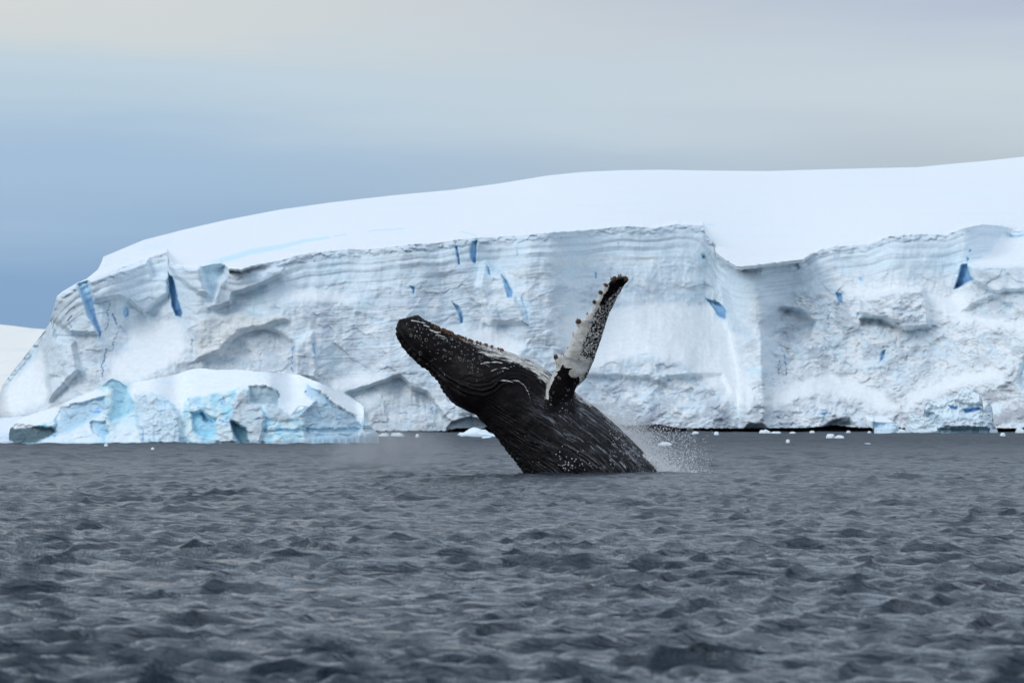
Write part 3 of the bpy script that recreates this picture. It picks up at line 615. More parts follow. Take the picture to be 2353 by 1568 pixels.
def right_fn(PX, PY, sc):
    H, S, C, r = plain_fn(311, (.76, .87, .93), .22, .26, .5, 15)(PX, PY, sc)
    wx = PX + 1.5 * fbm2(PX / 9, PY / 9, 312, 3); wy = PY + 1.5 * fbm2(PX / 9, PY / 9, 313, 3)
    for p, h, col, am in ((ZR((1590, 310), (1690, 320), (1680, 350), (1620, 345)), -.5, (.25, .52, .86), .85), (ZR((1740, 340), (1780, 340), (1900, 325), (1930, 350), (1830, 375), (1760, 385)), -.7, (.20, .50, .88), .9),
                          (ZR((1350, 370), (1450, 380), (1540, 500), (1480, 500), (1360, 420)), -.5, (.55, .66, .74), .6), (ZR((1520, 420), (1700, 400), (2000, 480), (2000, 530), (1550, 520)), .5, (.66, .76, .84), .6),
                          (ZR((1480, 535), (2010, 540), (2000, 590), (1500, 590)), -.6, (.12, .30, .40), .75), (ZR((1720, 150), (1900, 190), (1930, 300), (1760, 290), (1650, 250)), .5, (.78, .87, .93), .5)):
        mk = sstep(-1.5, 2.5, poly_sd(wx, wy, p)); H += h * mk; paint(C, mk * am, np.array(col))
    return H, S, C, r
berg('iceberg', 'craggy pale iceberg at the right with bright blue hollows near its top',
     ZR((1158, 560), (1164, 490), (1190, 402), (1220, 385), (1280, 410), (1330, 420), (1350, 370), (1358, 300), (1385, 272), (1440, 265), (1480, 285), (1550, 222), (1680, 215), (1718, 150), (1760, 130), (1800, 145), (1900, 200), (1935, 250), (1940, 325), (1960, 330), (1995, 285), (2008, 285), (2032, 330), (2046, 440), (2050, 505), (2084, 548), (2090, 565)),
     ZR((1158, 590), (2000, 590), (2090, 575)), 455, 8, 210, 80, right_fn)
def mush_fn(PX, PY, sc):
    C = np.empty(PX.shape + (3,)); C[:] = (.66, .81, .90); cl_ = np.interp(PX, [1986, 2066], [964, 976]); top = sstep(cl_ + 1.5, cl_ - 1.5, PY); paint(C, top * .9, SNOW)
    st = sstep(969, 972, PY); H = -0.5 * sstep(968, 973, PY) * (1 - sstep(979, 984, PY)) + .08 * fbm2(PX / 8, PY / 8, 321, 3) - .15 * st * np.abs(perlin2(PX / 4, PY / 30, 322))
    paint(C, .4 * sstep(977, 972, PY) * st, np.array((.40, .68, .86)))
    return H, np.full(PX.shape, .4) + 4 * top, C, np.full(PX.shape, .15)
berg('iceberg', 'small mushroom-shaped iceberg with flat tilted cap on narrow stem, left of the craggy one', ZR((762, 432), (775, 427), (820, 428), (900, 418), (950, 422), (1020, 460), (1097, 494)),
     ZR((762, 440), (780, 452), (843, 482), (849, 592), (1058, 592), (1064, 556), (1066, 510), (1097, 500)), 450, 3.2, 90, 50, mush_fn)

# small floating pieces: (picture x, waterline y, width, height, label)
def floe(px, py, w, h, label, seed, shape='lump', group='bits of ice adrift before the cliff'):
    D = water_dist(py + 2.5); s = D / F; W_, H_ = w * s, h * s
    n, m = (28, 10); th = np.linspace(0, 2 * np.pi, n, endpoint=False); rr = np.linspace(0, 1, m)
    T, Q = np.meshgrid(th, rr); ang = Q * np.pi / 2
    rs = np.random.RandomState(seed)
    r = np.sin(ang) ** .75 * (1 + .25 * perlin2(np.cos(T) * 1.4 + seed, np.sin(T) * 1.4, seed)); zz = np.cos(ang)
    x = r * np.cos(T) * W_ / 2; y = r * np.sin(T) * min(W_ * .35, 1.6); z = zz * H_
    if shape == 'point': z *= np.clip(1.1 - 1.5 * np.abs(x / W_ + .22), .25, 1) ; 
    z += H_ * .28 * perlin2(x / (W_ * .22) + seed, y / (W_ * .2) + zz, seed + 1) * sstep(0, .3, zz)
    z[-1] = -.35; x = x + .06 * W_ * perlin2(T, Q * 3, seed + 2)
    V = np.stack([x, y, z + 0.07], -1).reshape(-1, 3)
    q = []
    for i in range(m - 1):
        for j in range(n): q.append((i * n + j, i * n + (j + 1) % n, (i + 1) * n + (j + 1) % n, (i + 1) * n + j))
    C = np.empty((len(V), 3)); C[:] = (.80, .88, .93); C[V[:, 2] < H_ * .35] = (.60, .79, .88)
    o = mesh_np('growler', V, np.array(q)[:, ::-1], M_BERG, cols=C, attrs={'rgh': np.full((len(V), 3), .3)})
    X, Y, _ = W(px, py, D); o.location = (float(X), D, 0)
    return tag(o, label, 'floating ice', group)
def zp(Z, x, y): return Z((x, y))[0]
fl = [(ZL, 1640, 248, 88, 18, 'smooth white growler with a peaked left end, left of the whale at the cliff foot', 'point'),
      (ZL, 1460, 240, 18, 6, 'tiny white ice bit touching the left end of the peaked growler', 'lump'), (ZL, 1700, 264, 22, 3, 'thin flat ice sliver in front of the peaked growler beside the whale', 'lump'),
      (ZL, 855, 248, 34, 7, 'white ice lump right of the large iceberg, under the pale cliff foot', 'lump'), (ZL, 735, 250, 22, 7, 'little white ice lump just off the right end of the large iceberg', 'lump'),
      (ZL, 640, 246, 44, 4, 'long thin ice strip at the right toe of the large iceberg', 'lump'), (ZL, 1040, 254, 9, 6, 'isolated ice crumb midway between large iceberg and whale', 'lump'),
      (ZS, 745, 338, 34, 6, 'flat oval white floe on open water close behind the spray right of the whale', 'lump'),
      (ZS, 1098, 206, 15, 5, 'small ice bit under the cliff nearest the spray', 'lump'), (ZS, 1340, 214, 12, 6, 'small upright ice bit under the cliff, second right of the spray', 'lump'),
      (ZS, 1895, 196, 25, 7, 'rounded white ice hump at the foot of the pale buttress', 'lump'), (ZS, 2025, 195, 24, 3, 'flat ice tail right beside the rounded white hump', 'lump'), (ZS, 2220, 198, 14, 3, 'small flat ice bit second right from the rounded hump', 'lump'),
      (ZS, 2160, 300, 9, 5, 'small ice crumb on the open water in front of the rounded hump', 'lump'),
      (ZR, 405, 630, 20, 8, 'blocky white ice chunk on open water left of the mushroom-shaped iceberg', 'lump'), (ZR, 500, 632, 21, 5, 'low curved ice piece touching the right of the blocky chunk', 'lump'),
      (ZR, 222, 580, 12, 4, 'small ice bit behind and left of the blocky chunk', 'lump'), (ZR, 588, 578, 9, 4, 'small ice bit behind and right of the blocky chunk', 'lump'), (ZR, 798, 578, 7, 3, 'tiny ice crumb at the left foot of the mushroom-shaped iceberg', 'lump'),
      (ZR, 1110, 578, 24, 7, 'low white ice between the mushroom-shaped iceberg and the craggy one', 'lump'), (ZR, 2140, 610, 12, 6, 'small white ice lump right of the craggy iceberg on open water', 'lump'),
      (ZR, 2325, 578, 28, 12, 'pointed white growler at the right frame edge', 'point'), (ZR, 780, 700, 14, 2, 'thin ice sliver nearest the camera below the mushroom-shaped iceberg', 'lump'),
      (Z6, 655, 585, 9, 4, 'small white ice lump in front of the large iceberg, left one of two', 'lump'), (Z6, 945, 606, 8, 3, 'faint ice crumb in front of the large iceberg, right one of two', 'lump')]
for i, (Z, x, y, w, h, lab, shp) in enumerate(fl):
    px, py = zp(Z, x, y); floe(px, py, w, h, lab, 400 + i * 3, shp)

# ------------------------------------------------------------------ humpback whale
DW = 157.0; WS = DW / F          # metres per picture unit at the whale
whx, _, _ = W(1360, 1090, DW); WHX = float(whx)
whale = empty('humpback_whale', (WHX, DW, 0)); tag(whale, 'black humpback whale breaching out of the dark sea with one flipper raised', 'whale')
def to_local(pts, y=0.0):
    P = np.array(pts, float); X, Y, Z = W(P[:, 0], P[:, 1], DW + y); return np.stack([X - WHX, Y - DW, Z], -1)
def resample(pts, n):
    P = np.array(pts, float); k = len(P)
    d = np.concatenate([[0], np.cumsum(np.hypot(*np.diff(P, axis=0).T))]); s = np.linspace(0, d[-1], n)
    # catmull-rom through the points
    i = np.clip(np.searchsorted(d, s, side='right') - 1, 0, k - 2); t = ((s - d[i]) / (d[i + 1] - d[i]))[:, None]
    p1, p2 = P[i], P[i + 1]; p0 = P[np.maximum(i - 1, 0)]; p3 = P[np.minimum(i + 2, k - 1)]
    return .5 * ((2 * p1) + (-p0 + p2) * t + (2 * p0 - 5 * p1 + 4 * p2 - p3) * t * t + (-p0 + 3 * p1 - 3 * p2 + p3) * t ** 3)
pairs = [((112, 430), (108, 468)), ((125, 397), (112, 500)), ((170, 377), (130, 530)), ((250, 362), (165, 582)), ((310, 394), (215, 642)), ((400, 437), (265, 695)),
         ((520, 492), (325, 730)), ((640, 536), (375, 785)), ((760, 567), (410, 830)), ((850, 598), (440, 892)), ((950, 631), (487, 948)), ((1030, 662), (545, 988)), ((1090, 696), (600, 1015)),
         ((1150, 736), (645, 1035)), ((1220, 790), (690, 1080)), ((1300, 852), (740, 1130)), ((1400, 930), (790, 1190)), ((1480, 992), (840, 1250)), ((1560, 1060), (880, 1305)), ((1640, 1127), (917, 1350)),
         ((1720, 1205), (955, 1400)), ((1790, 1275), (985, 1445)), ((1860, 1355), (1020, 1500)), ((1915, 1430), (1060, 1560)), ((1990, 1530), (1110, 1640)), ((2080, 1660), (1190, 1760)), ((2150, 1800), (1330, 1880))]
NS, NA = 300, 140
k4 = np.concatenate([np.array([p[0] for p in pairs], float), np.array([p[1] for p in pairs], float)], 1)
ar = np.concatenate([[0], np.cumsum(np.hypot(np.diff((k4[:, 0] + k4[:, 2]) / 2), np.diff((k4[:, 1] + k4[:, 3]) / 2)) + 8)])
ss_ = np.linspace(0, ar[-1], NS); ii = np.clip(np.searchsorted(ar, ss_, side='right') - 1, 0, len(ar) - 2); tt = ((ss_ - ar[ii]) / (ar[ii + 1] - ar[ii]))[:, None]
p1, p2 = k4[ii], k4[ii + 1]; p0 = k4[np.maximum(ii - 1, 0)]; p3 = k4[np.minimum(ii + 2, len(k4) - 1)]
kk4 = .5 * ((2 * p1) + (-p0 + p2) * tt + (2 * p0 - 5 * p1 + 4 * p2 - p3) * tt ** 2 + (-p0 + 3 * p1 - 3 * p2 + p3) * tt ** 3)
UP, LO = np.array(Z1(*[tuple(r[:2]) for r in kk4])), np.array(Z1(*[tuple(r[2:]) for r in kk4]))
def body_mesh():
    U3, L3 = to_local(UP), to_local(LO); mid = (U3 + L3) / 2; hv = (U3 - L3) / 2; hc = np.linalg.norm(hv, axis=1)
    ph = np.linspace(0, 2 * np.pi, NA, endpoint=False)
    ratio = np.interp(np.linspace(0, 1, NS), [0, .05, .2, .4, .6, 1], [.95, .80, .74, .80, .86, .9])
    c, s = np.cos(ph), np.sin(ph)
    pw = 0.92
    cx_ = np.sign(c) * np.abs(c) ** pw; sx_ = np.sign(s) * np.abs(s) ** 1.0
    V = mid[:, None] + hv[:, None] * cx_[None, :, None]; V[..., 1] += -(hc * ratio)[:, None] * sx_[None]
    V = V.reshape(-1, 3); a = to_local([((UP[0] + LO[0]) / 2) + (-1.5, 0)])[0]; b = mid[-1]
    V = np.vstack([V, a, b]); f = []
    for i in range(NS - 1):
        for j in range(NA): f.append((i * NA + j, i * NA + (j + 1) % NA, (i + 1) * NA + (j + 1) % NA, (i + 1) * NA + j))
    for j in range(NA): f.append((len(V) - 2, (j + 1) % NA, j)); f.append((len(V) - 1, (NS - 1) * NA + j, (NS - 1) * NA + (j + 1) % NA))
    return V, f
lead = ZF((205, 1600), (205, 1540), (208, 1470), (214, 1370), (222, 1290), (250, 1180), (290, 1110), (306, 1040), (292, 1000), (288, 955), (318, 938), (350, 945), (390, 925), (425, 870), (440, 820), (476, 765), (474, 725), (515, 690), (525, 655), (505, 610),
          (535, 572), (590, 577), (620, 520), (670, 482), (685, 420), (695, 385), (735, 355), (740, 305), (790, 272), (797, 225), (852, 197), (868, 158), (920, 133), (985, 124), (1012, 130))
trail = ZF((500, 1600), (490, 1540), (480, 1480), (480, 1420), (490, 1350), (512, 1290), (560, 1240), (610, 1190), (650, 1110), (690, 1020), (720, 920), (760, 820), (790, 720), (820, 620), (850, 530), (900, 430), (940, 340), (972, 290), (1012, 220), (1046, 178), (1034, 146), (1016, 131))
NF_, NC = 220, 40
LE, TE = resample(lead, NF_), resample(trail, NF_)
def flip_y(q): return np.interp(q, [0, .06, .14, .3, .6, 1], [-.35, -.62, -.86, -1.0, -1.15, -1.45])
def flipper_mesh():
    q = np.linspace(0, 1, NF_); yo = flip_y(q); th = np.interp(q, [0, .08, .14, .25, .6, .93, 1], [.55, .40, .27, .21, .15, .09, .03])
    A = np.stack([to_local(LE[i:i + 1], yo[i])[0] for i in range(NF_)]); B = np.stack([to_local(TE[i:i + 1], yo[i])[0] for i in range(NF_)])
    ang = np.linspace(0, 2 * np.pi, NC, endpoint=False); c = np.cos(ang); s = np.sin(ang)
    V = (A + B)[:, None] / 2 + (B - A)[:, None] / 2 * c[None, :, None]
    V[..., 1] += -th[:, None] * (s * (1 - .35 * c))[None]
    V[..., 1] += (0.12 * (c[None] + 1))        # twisted a little: trailing edge further off
    V = V.reshape(-1, 3); a = (A[0] + B[0]) / 2; b = (A[-1] + B[-1]) / 2; V = np.vstack([V, a, b]); f = []
    for i in range(NF_ - 1):
        for j in range(NC): f.append((i * NC + j, (i + 1) * NC + j, (i + 1) * NC + (j + 1) % NC, i * NC + (j + 1) % NC))
    for j in range(NC): f.append((len(V) - 2, j, (j + 1) % NC)); f.append((len(V) - 1, (NF_ - 1) * NC + (j + 1) % NC, (NF_ - 1) * NC + j))
    return V, f
def build_whale():
    V1, f1 = body_mesh(); V2, f2 = flipper_mesh()
    me = bpy.data.meshes.new('w0'); me.from_pydata(np.vstack([V1, V2]).tolist(), [], f1 + [tuple(np.array(f) + len(V1)) for f in f2])
    o = bpy.data.objects.new('w0', me); COL.objects.link(o)
    md = o.modifiers.new('r', 'REMESH'); md.mode = 'VOXEL'; md.voxel_size = 0.0215; md.use_smooth_shade = True
    dg = bpy.context.evaluated_depsgraph_get(); dg.update(); m2 = bpy.data.meshes.new_from_object(o.evaluated_get(dg)); m2.name = 'body'
    bpy.data.objects.remove(o); bpy.data.meshes.remove(me)
    n = len(m2.vertices); co = np.empty(n * 3, np.float32); m2.vertices.foreach_get('co', co); co = co.reshape(-1, 3).astype(float)
    ed = np.empty(len(m2.edges) * 2, np.int32); m2.edges.foreach_get('vertices', ed); ed = ed.reshape(-1, 2)
    deg = np.bincount(ed.ravel(), minlength=n).astype(float)
    def lap(c):
        r = np.zeros_like(c)
        for k in range(3): r[:, k] = np.bincount(ed[:, 0], c[ed[:, 1], k], n) + np.bincount(ed[:, 1], c[ed[:, 0], k], n)
        return r / deg[:, None]
    root = to_local([ZF((345, 1455))[0]], -.8)[0]; rd = np.linalg.norm((co - root) * (1, .9, 1.0), axis=1); wr = (1 - sstep(.30, .75, rd))[:, None]
    for _ in range(14): co += (lap(co) - co) * .6 * wr
    for _ in range(2): co += (lap(co) - co) * .5
    # picture coordinates of every vertex
    Yw = co[:, 1] + DW; tb = (co[:, 2] - HC) / Yw
    bb = (tb * CP - SP) / (CP + tb * SP); PY = CY - F * bb; PX = CX + F * (co[:, 0] + WHX) * (CP - bb * SP) / Yw
    kd = kdtree.KDTree(NS * 50); UPc, LOc = UP, LO; st_list = []
    slen = np.concatenate([[0], np.cumsum(np.hypot(*np.diff((UP + LO) / 2, axis=0).T))]) * WS
    for i in range(NS):
        for j in range(50):
            t = j / 49; p = UPc[i] * (1 - t) + LOc[i] * t; kd.insert((p[0], p[1], 0), i * 50 + j)
    kd.balance()
    idx = np.fromiter((kd.find((x, y, 0))[1] for x, y in zip(PX, PY)), int, n)
    s = slen[idx // 50]; t = (idx % 50) / 49.0
    # smooth t, s a little
    tmp = np.stack([s, t, t], 1)
    for _ in range(3): tmp = lap(tmp)
    s, t = tmp[:, 0], tmp[:, 1]
    chord = np.hypot(*(UP - LO).T)[np.clip((s / slen[-1] * NS).astype(int), 0, NS - 1)] * WS
    arc = np.arccos(np.clip(1 - 2 * t, -1, 1)) * chord * .5      # metres round the girth
    near = sstep(.1, -.15, co[:, 1])
    fpoly = [tuple(p) for p in np.vstack([LE[8:], TE[8:][::-1]])]
    fsd = poly_sd(PX, PY, fpoly); flip = sstep(-6, 1.0, fsd) * sstep(-.45, -.62, co[:, 1]); flip = np.maximum(flip, sstep(1405 * .672, 1396 * .672, PY) * sstep(-.6, -.75, co[:, 1]) * sstep(-7, -1, fsd))
    body = 1 - flip
    zx, zy = (PX / .672 - 1300) * 2.01, (PY / .672 - 900) * 2.01   # tracing units of the whale close-up
    bend = 6 * vnoise3(zx / 60, zy / 60, 0 * zx, 501)
    ld = lambda pts: line_d(zx, zy + bend, pts)
    h = np.zeros(n)
    def groove(pts, w, dep, rim=.5):
        nonlocal h
        d = ld(pts); h -= .3 * dep * np.exp(-(d / w) ** 2) * near * body; h += .2 * dep * rim * np.exp(-((d - w * 2) / w) ** 2) * near * body
    groove([(108, 462), (150, 520), (200, 590), (265, 645), (360, 712), (450, 790), (540, 845), (620, 880), (700, 893), (770, 870), (830, 815)], 8, .16, .9)
    groove([(115, 500), (170, 560), (240, 640), (330, 700), (420, 780), (500, 850), (580, 905)], 9, .10)
    groove([(600, 770), (680, 790), (770, 765), (830, 722), (900, 712), (980, 730)], 6, .04)
    groove([(560, 800), (640, 830), (740, 820), (810, 780), (860, 745), (960, 745), (1050, 790)], 6, .045)
    groove([(620, 850), (700, 862), (760, 840), (830, 800), (900, 775), (990, 790), (1080, 850)], 7, .05)
    groove([(830, 815), (880, 800), (950, 805), (1010, 850), (1035, 900), (1060, 960)], 9, .06, .9)
    groove([(700, 790), (740, 800), (790, 785)], 4, .03)
    groove([(1040, 870), (1090, 900), (1130, 960), (1170, 1040), (1230, 1110)], 8, .05)
    groove([(1140, 910), (1150, 960), (1160, 1010), (1180, 1080)], 7, .05)
    for k in range(7): groove([(1150 + k * 2, 925 + k * 17), (1210, 938 + k * 17), (1290, 928 + k * 17), (1330, 915 + k * 17)], 4, .025)
    # long pleats of the throat and flank
    wob = .10 * vnoise3(s * .8, arc * .8, 0 * s, 511) + .03 * vnoise3(s * 3, arc * 3, 0 * s, 512)
    pl = np.cos((arc + wob) * 2 * np.pi / .155); pm = sstep(4.6, 5.8, s - .35 * arc) * sstep(.10, .2, t)
    h += .020 * (np.abs(pl) ** .6 * np.sign(pl)) * pm * body
    pm2 = sstep(2.6, 4, s) * sstep(.62, .8, t) * (1 - pm); h += .012 * np.cos((arc + wob) * 2 * np.pi / .11) * pm2 * body
    # running water and skin relief
    h += .016 * vnoise3(s * 3.0, arc * 14, co[:, 1] * 2, 521) * body * sstep(3.2, 5.5, s) + .010 * vnoise3(s * 7, arc * 20, co[:, 1] * 2, 522) * body * sstep(3.2, 5, s)
    h += .012 * vnoise3(co[:, 0] * 5, co[:, 1] * 5, co[:, 2] * 5, 523) + .005 * vnoise3(co[:, 0] * 16, co[:, 1] * 16, co[:, 2] * 16, 524)
    # tubercles: rows along the jaw and the rostrum
    rs = np.random.RandomState(5)
    cent = []
    for (pts, step, off) in (([(108, 480), (125, 522), (160, 572), (215, 640), (262, 692), (322, 728), (372, 783), (408, 825), (445, 890), (500, 950)], 30, 3), ([(130, 500), (190, 590), (270, 665), (350, 735), (430, 820)], 42, 0),
                             ([(140, 395), (200, 378), (250, 362), (300, 390), (370, 425)], 24, 0), ([(150, 420), (300, 430), (450, 500), (560, 560)], 60, 12)):
        q = resample(pts, 300); L = np.concatenate([[0], np.cumsum(np.hypot(*np.diff(q, axis=0).T))]); x = 0
        while x < L[-1]:
            i = np.searchsorted(L, x); cent.append((q[i][0] + rs.normal() * off, q[i][1] + rs.normal() * off, 8 + 5 * rs.rand())); x += step * (.7 + .6 * rs.rand())
    for cxx, cyy, r in cent:
        d = np.hypot(zx - cxx, zy - cyy); h += (.012 + .026 * rs.rand()) * np.exp(-(d / r) ** 2)
    # flipper knobs' rough ends and scalloped skin
    fx_, fy_ = (PX / .672 - 1800) * 3.015, (PY / .672 - 900) * 3.015
    for cxx, cyy, r in ((300, 965, 26), (535, 600, 28), (700, 400, 22), (765, 300, 22), (820, 225, 20), (900, 165, 26), (1015, 165, 28), (480, 725, 14)):
        d = np.hypot(fx_ - cxx, fy_ - cyy); h += .024 * np.exp(-(d / r) ** 2) * flip * (1 + 1.2 * vnoise3(co[:, 0] * 30, co[:, 1] * 30, co[:, 2] * 30, 531))
    m2.vertices.foreach_set('co', co.astype(np.float32).ravel()); m2.update()
    nr = np.empty(n * 3, np.float32); m2.vertices.foreach_get('normal', nr); nr = nr.reshape(-1, 3)
    co2 = co + nr * h[:, None]; m2.vertices.foreach_set('co', co2.astype(np.float32).ravel())
    # ---- markings: probability of black skin, ring scars, running water
    pb = np.ones(n); sdz = lambda p: poly_sd(zx + 1.5 * bend, zy + bend, p)
    strip = sdz([(360, 415), (520, 470), (650, 520), (760, 545), (860, 575), (960, 605), (1060, 645), (1130, 690), (1260, 770), (1200, 900), (1120, 815), (1040, 745), (960, 702), (860, 668), (760, 652), (690, 620), (620, 565), (520, 512), (420, 455)])
    dens = np.interp(zx, [380, 560, 700, 850, 1150, 1250], [.25, .38, .50, .58, .58, .45]); m = sstep(-26, 24, strip) * body; pb = pb * (1 - m) + (1 - dens) * m
    m = .6 * sstep(-30, 20, sdz([(480, 500), (640, 560), (760, 620), (740, 700), (640, 720), (560, 640), (500, 560)])) * body; pb = np.minimum(pb, 1 - .25 * m)
    m = sstep(-16, 10, sdz([(1335, 880), (1400, 920), (1475, 980), (1440, 985), (1350, 920)])) * body; pb = np.minimum(pb, 1 - .55 * m)
    m = sstep(-8, 8, sdz([(200, 385), (420, 480), (560, 540), (420, 520), (220, 420)])) * body; pb = np.minimum(pb, 1 - .22 * m)
    for pts, w, am in (([(690, 690), (740, 679), (800, 677), (835, 684)], 2.2, .7), ([(755, 742), (800, 726), (860, 714)], 2, .6), ([(770, 772), (830, 745), (880, 722)], 2, .4), ([(215, 392), (260, 398), (305, 412)], 2.4, .8), ([(300, 425), (335, 436)], 2, .7),
                       ([(345, 458), (375, 470), (410, 480)], 3, .8), ([(380, 492), (430, 500), (445, 512)], 2.4, .7), ([(820, 805), (870, 803), (920, 818)], 2.4, .7), ([(905, 800), (950, 808), (985, 835)], 2.2, .6), ([(985, 830), (1015, 880), (1030, 930)], 2, .6), ([(1120, 905), (1150, 985)], 3, .5),
                       ([(1150, 938), (1210, 950), (1270, 945)], 2, .5), ([(1160, 960), (1220, 972), (1290, 962)], 2, .5), ([(1170, 985), (1230, 996), (1290, 985)], 2, .5), ([(850, 720), (910, 706), (930, 704)], 2, .4)):
        pb = np.minimum(pb, 1 - am * (1 - sstep(w * .5, w * 2.2, line_d(zx, zy + .4 * bend, pts))) * near * body)
    sdf = lambda p: poly_sd(fx_ + 5 * vnoise3(fx_ / 18, fy_ / 18, 0 * fx_, 541), fy_ + 9 * vnoise3(fx_ / 14, fy_ / 30, 0 * fx_, 542), p)
    pf = np.full(n, .03)
    mott = sstep(-22, 22, sdf([(1100, 100), (860, 150), (830, 240), (750, 400), (665, 600), (620, 720), (570, 840), (545, 960), (660, 1000), (640, 1080), (560, 1170), (600, 1260), (700, 1200), (780, 1000), (900, 700), (1100, 300)]))
    pf = pf + mott * .52
    pf = np.maximum(pf, .32 * sstep(-20, 20, sdf([(520, 880), (640, 840), (700, 1000), (560, 1040), (500, 980)])))
    pf = np.maximum(pf, sstep(-8, 6, sdf([(860, 190), (1060, 120), (1060, 200), (960, 250), (880, 330), (800, 430), (750, 430), (800, 320), (850, 250)])))
    pf = np.maximum(pf, sstep(-6, 5, sdf([(222, 1400), (240, 1290), (285, 1185), (320, 1130), (297, 1112), (345, 1100), (376, 1035), (402, 1075), (470, 1078), (438, 1110), (432, 1150), (490, 1185), (540, 1165), (545, 1230), (510, 1260), (540, 1275), (600, 1300), (520, 1700), (180, 1700), (180, 1390)])))
    kn = np.zeros(n)
    for cxx, cyy, r in ((300, 965, 24), (535, 600, 28), (700, 400, 20), (765, 300, 22), (820, 225, 20), (900, 160, 30), (1020, 170, 30)): kn = np.maximum(kn, 1 - sstep(r * .7, r * 1.3, np.hypot(fx_ - cxx, fy_ - cyy)))
    pf = np.maximum(pf, .85 * kn)
    pb = pb * body + pf * flip
    ring = (sstep(-60, 40, sdz([(200, 400), (420, 470), (700, 590), (760, 700), (640, 740), (520, 640), (420, 620), (300, 560), (230, 520)])) * .9 + .15 * sstep(3.5, 2, s)) * body + flip * .35
    wet = sstep(3.7, 6.0, s) * (0.12 + .88 * sstep(.62, .3, t)) * body; wet = np.maximum(wet, .9 * np.exp(-(ld([(1140, 915), (1160, 990), (1190, 1090), (1230, 1180)]) / 28) ** 2) * near * body)
    a = m2.attributes.new('mk', 'FLOAT_VECTOR', 'POINT'); a.data.foreach_set('vector', np.stack([ring, wet, pb], 1).astype(np.float32).ravel())
    b1 = np.stack([s * 2.2, arc * 11, co[:, 1] * 1.5], 1); b2 = co * 9.0
    a = m2.attributes.new('st', 'FLOAT_VECTOR', 'POINT'); a.data.foreach_set('vector', (b1 * body[:, None] + b2 * flip[:, None]).astype(np.float32).ravel())
    a = m2.attributes.new('kn', 'FLOAT_VECTOR', 'POINT'); a.data.foreach_set('vector', np.stack([kn * flip, flip, flip], 1).astype(np.float32).ravel())
    m2.polygons.foreach_set('use_smooth', np.ones(len(m2.polygons), bool)); m2.materials.clear(); m2.materials.append(M_SKIN); m2.update()
    o = bpy.data.objects.new('body', m2); COL.objects.link(o); o.parent = whale
    return co2, nr, s, t, near, body

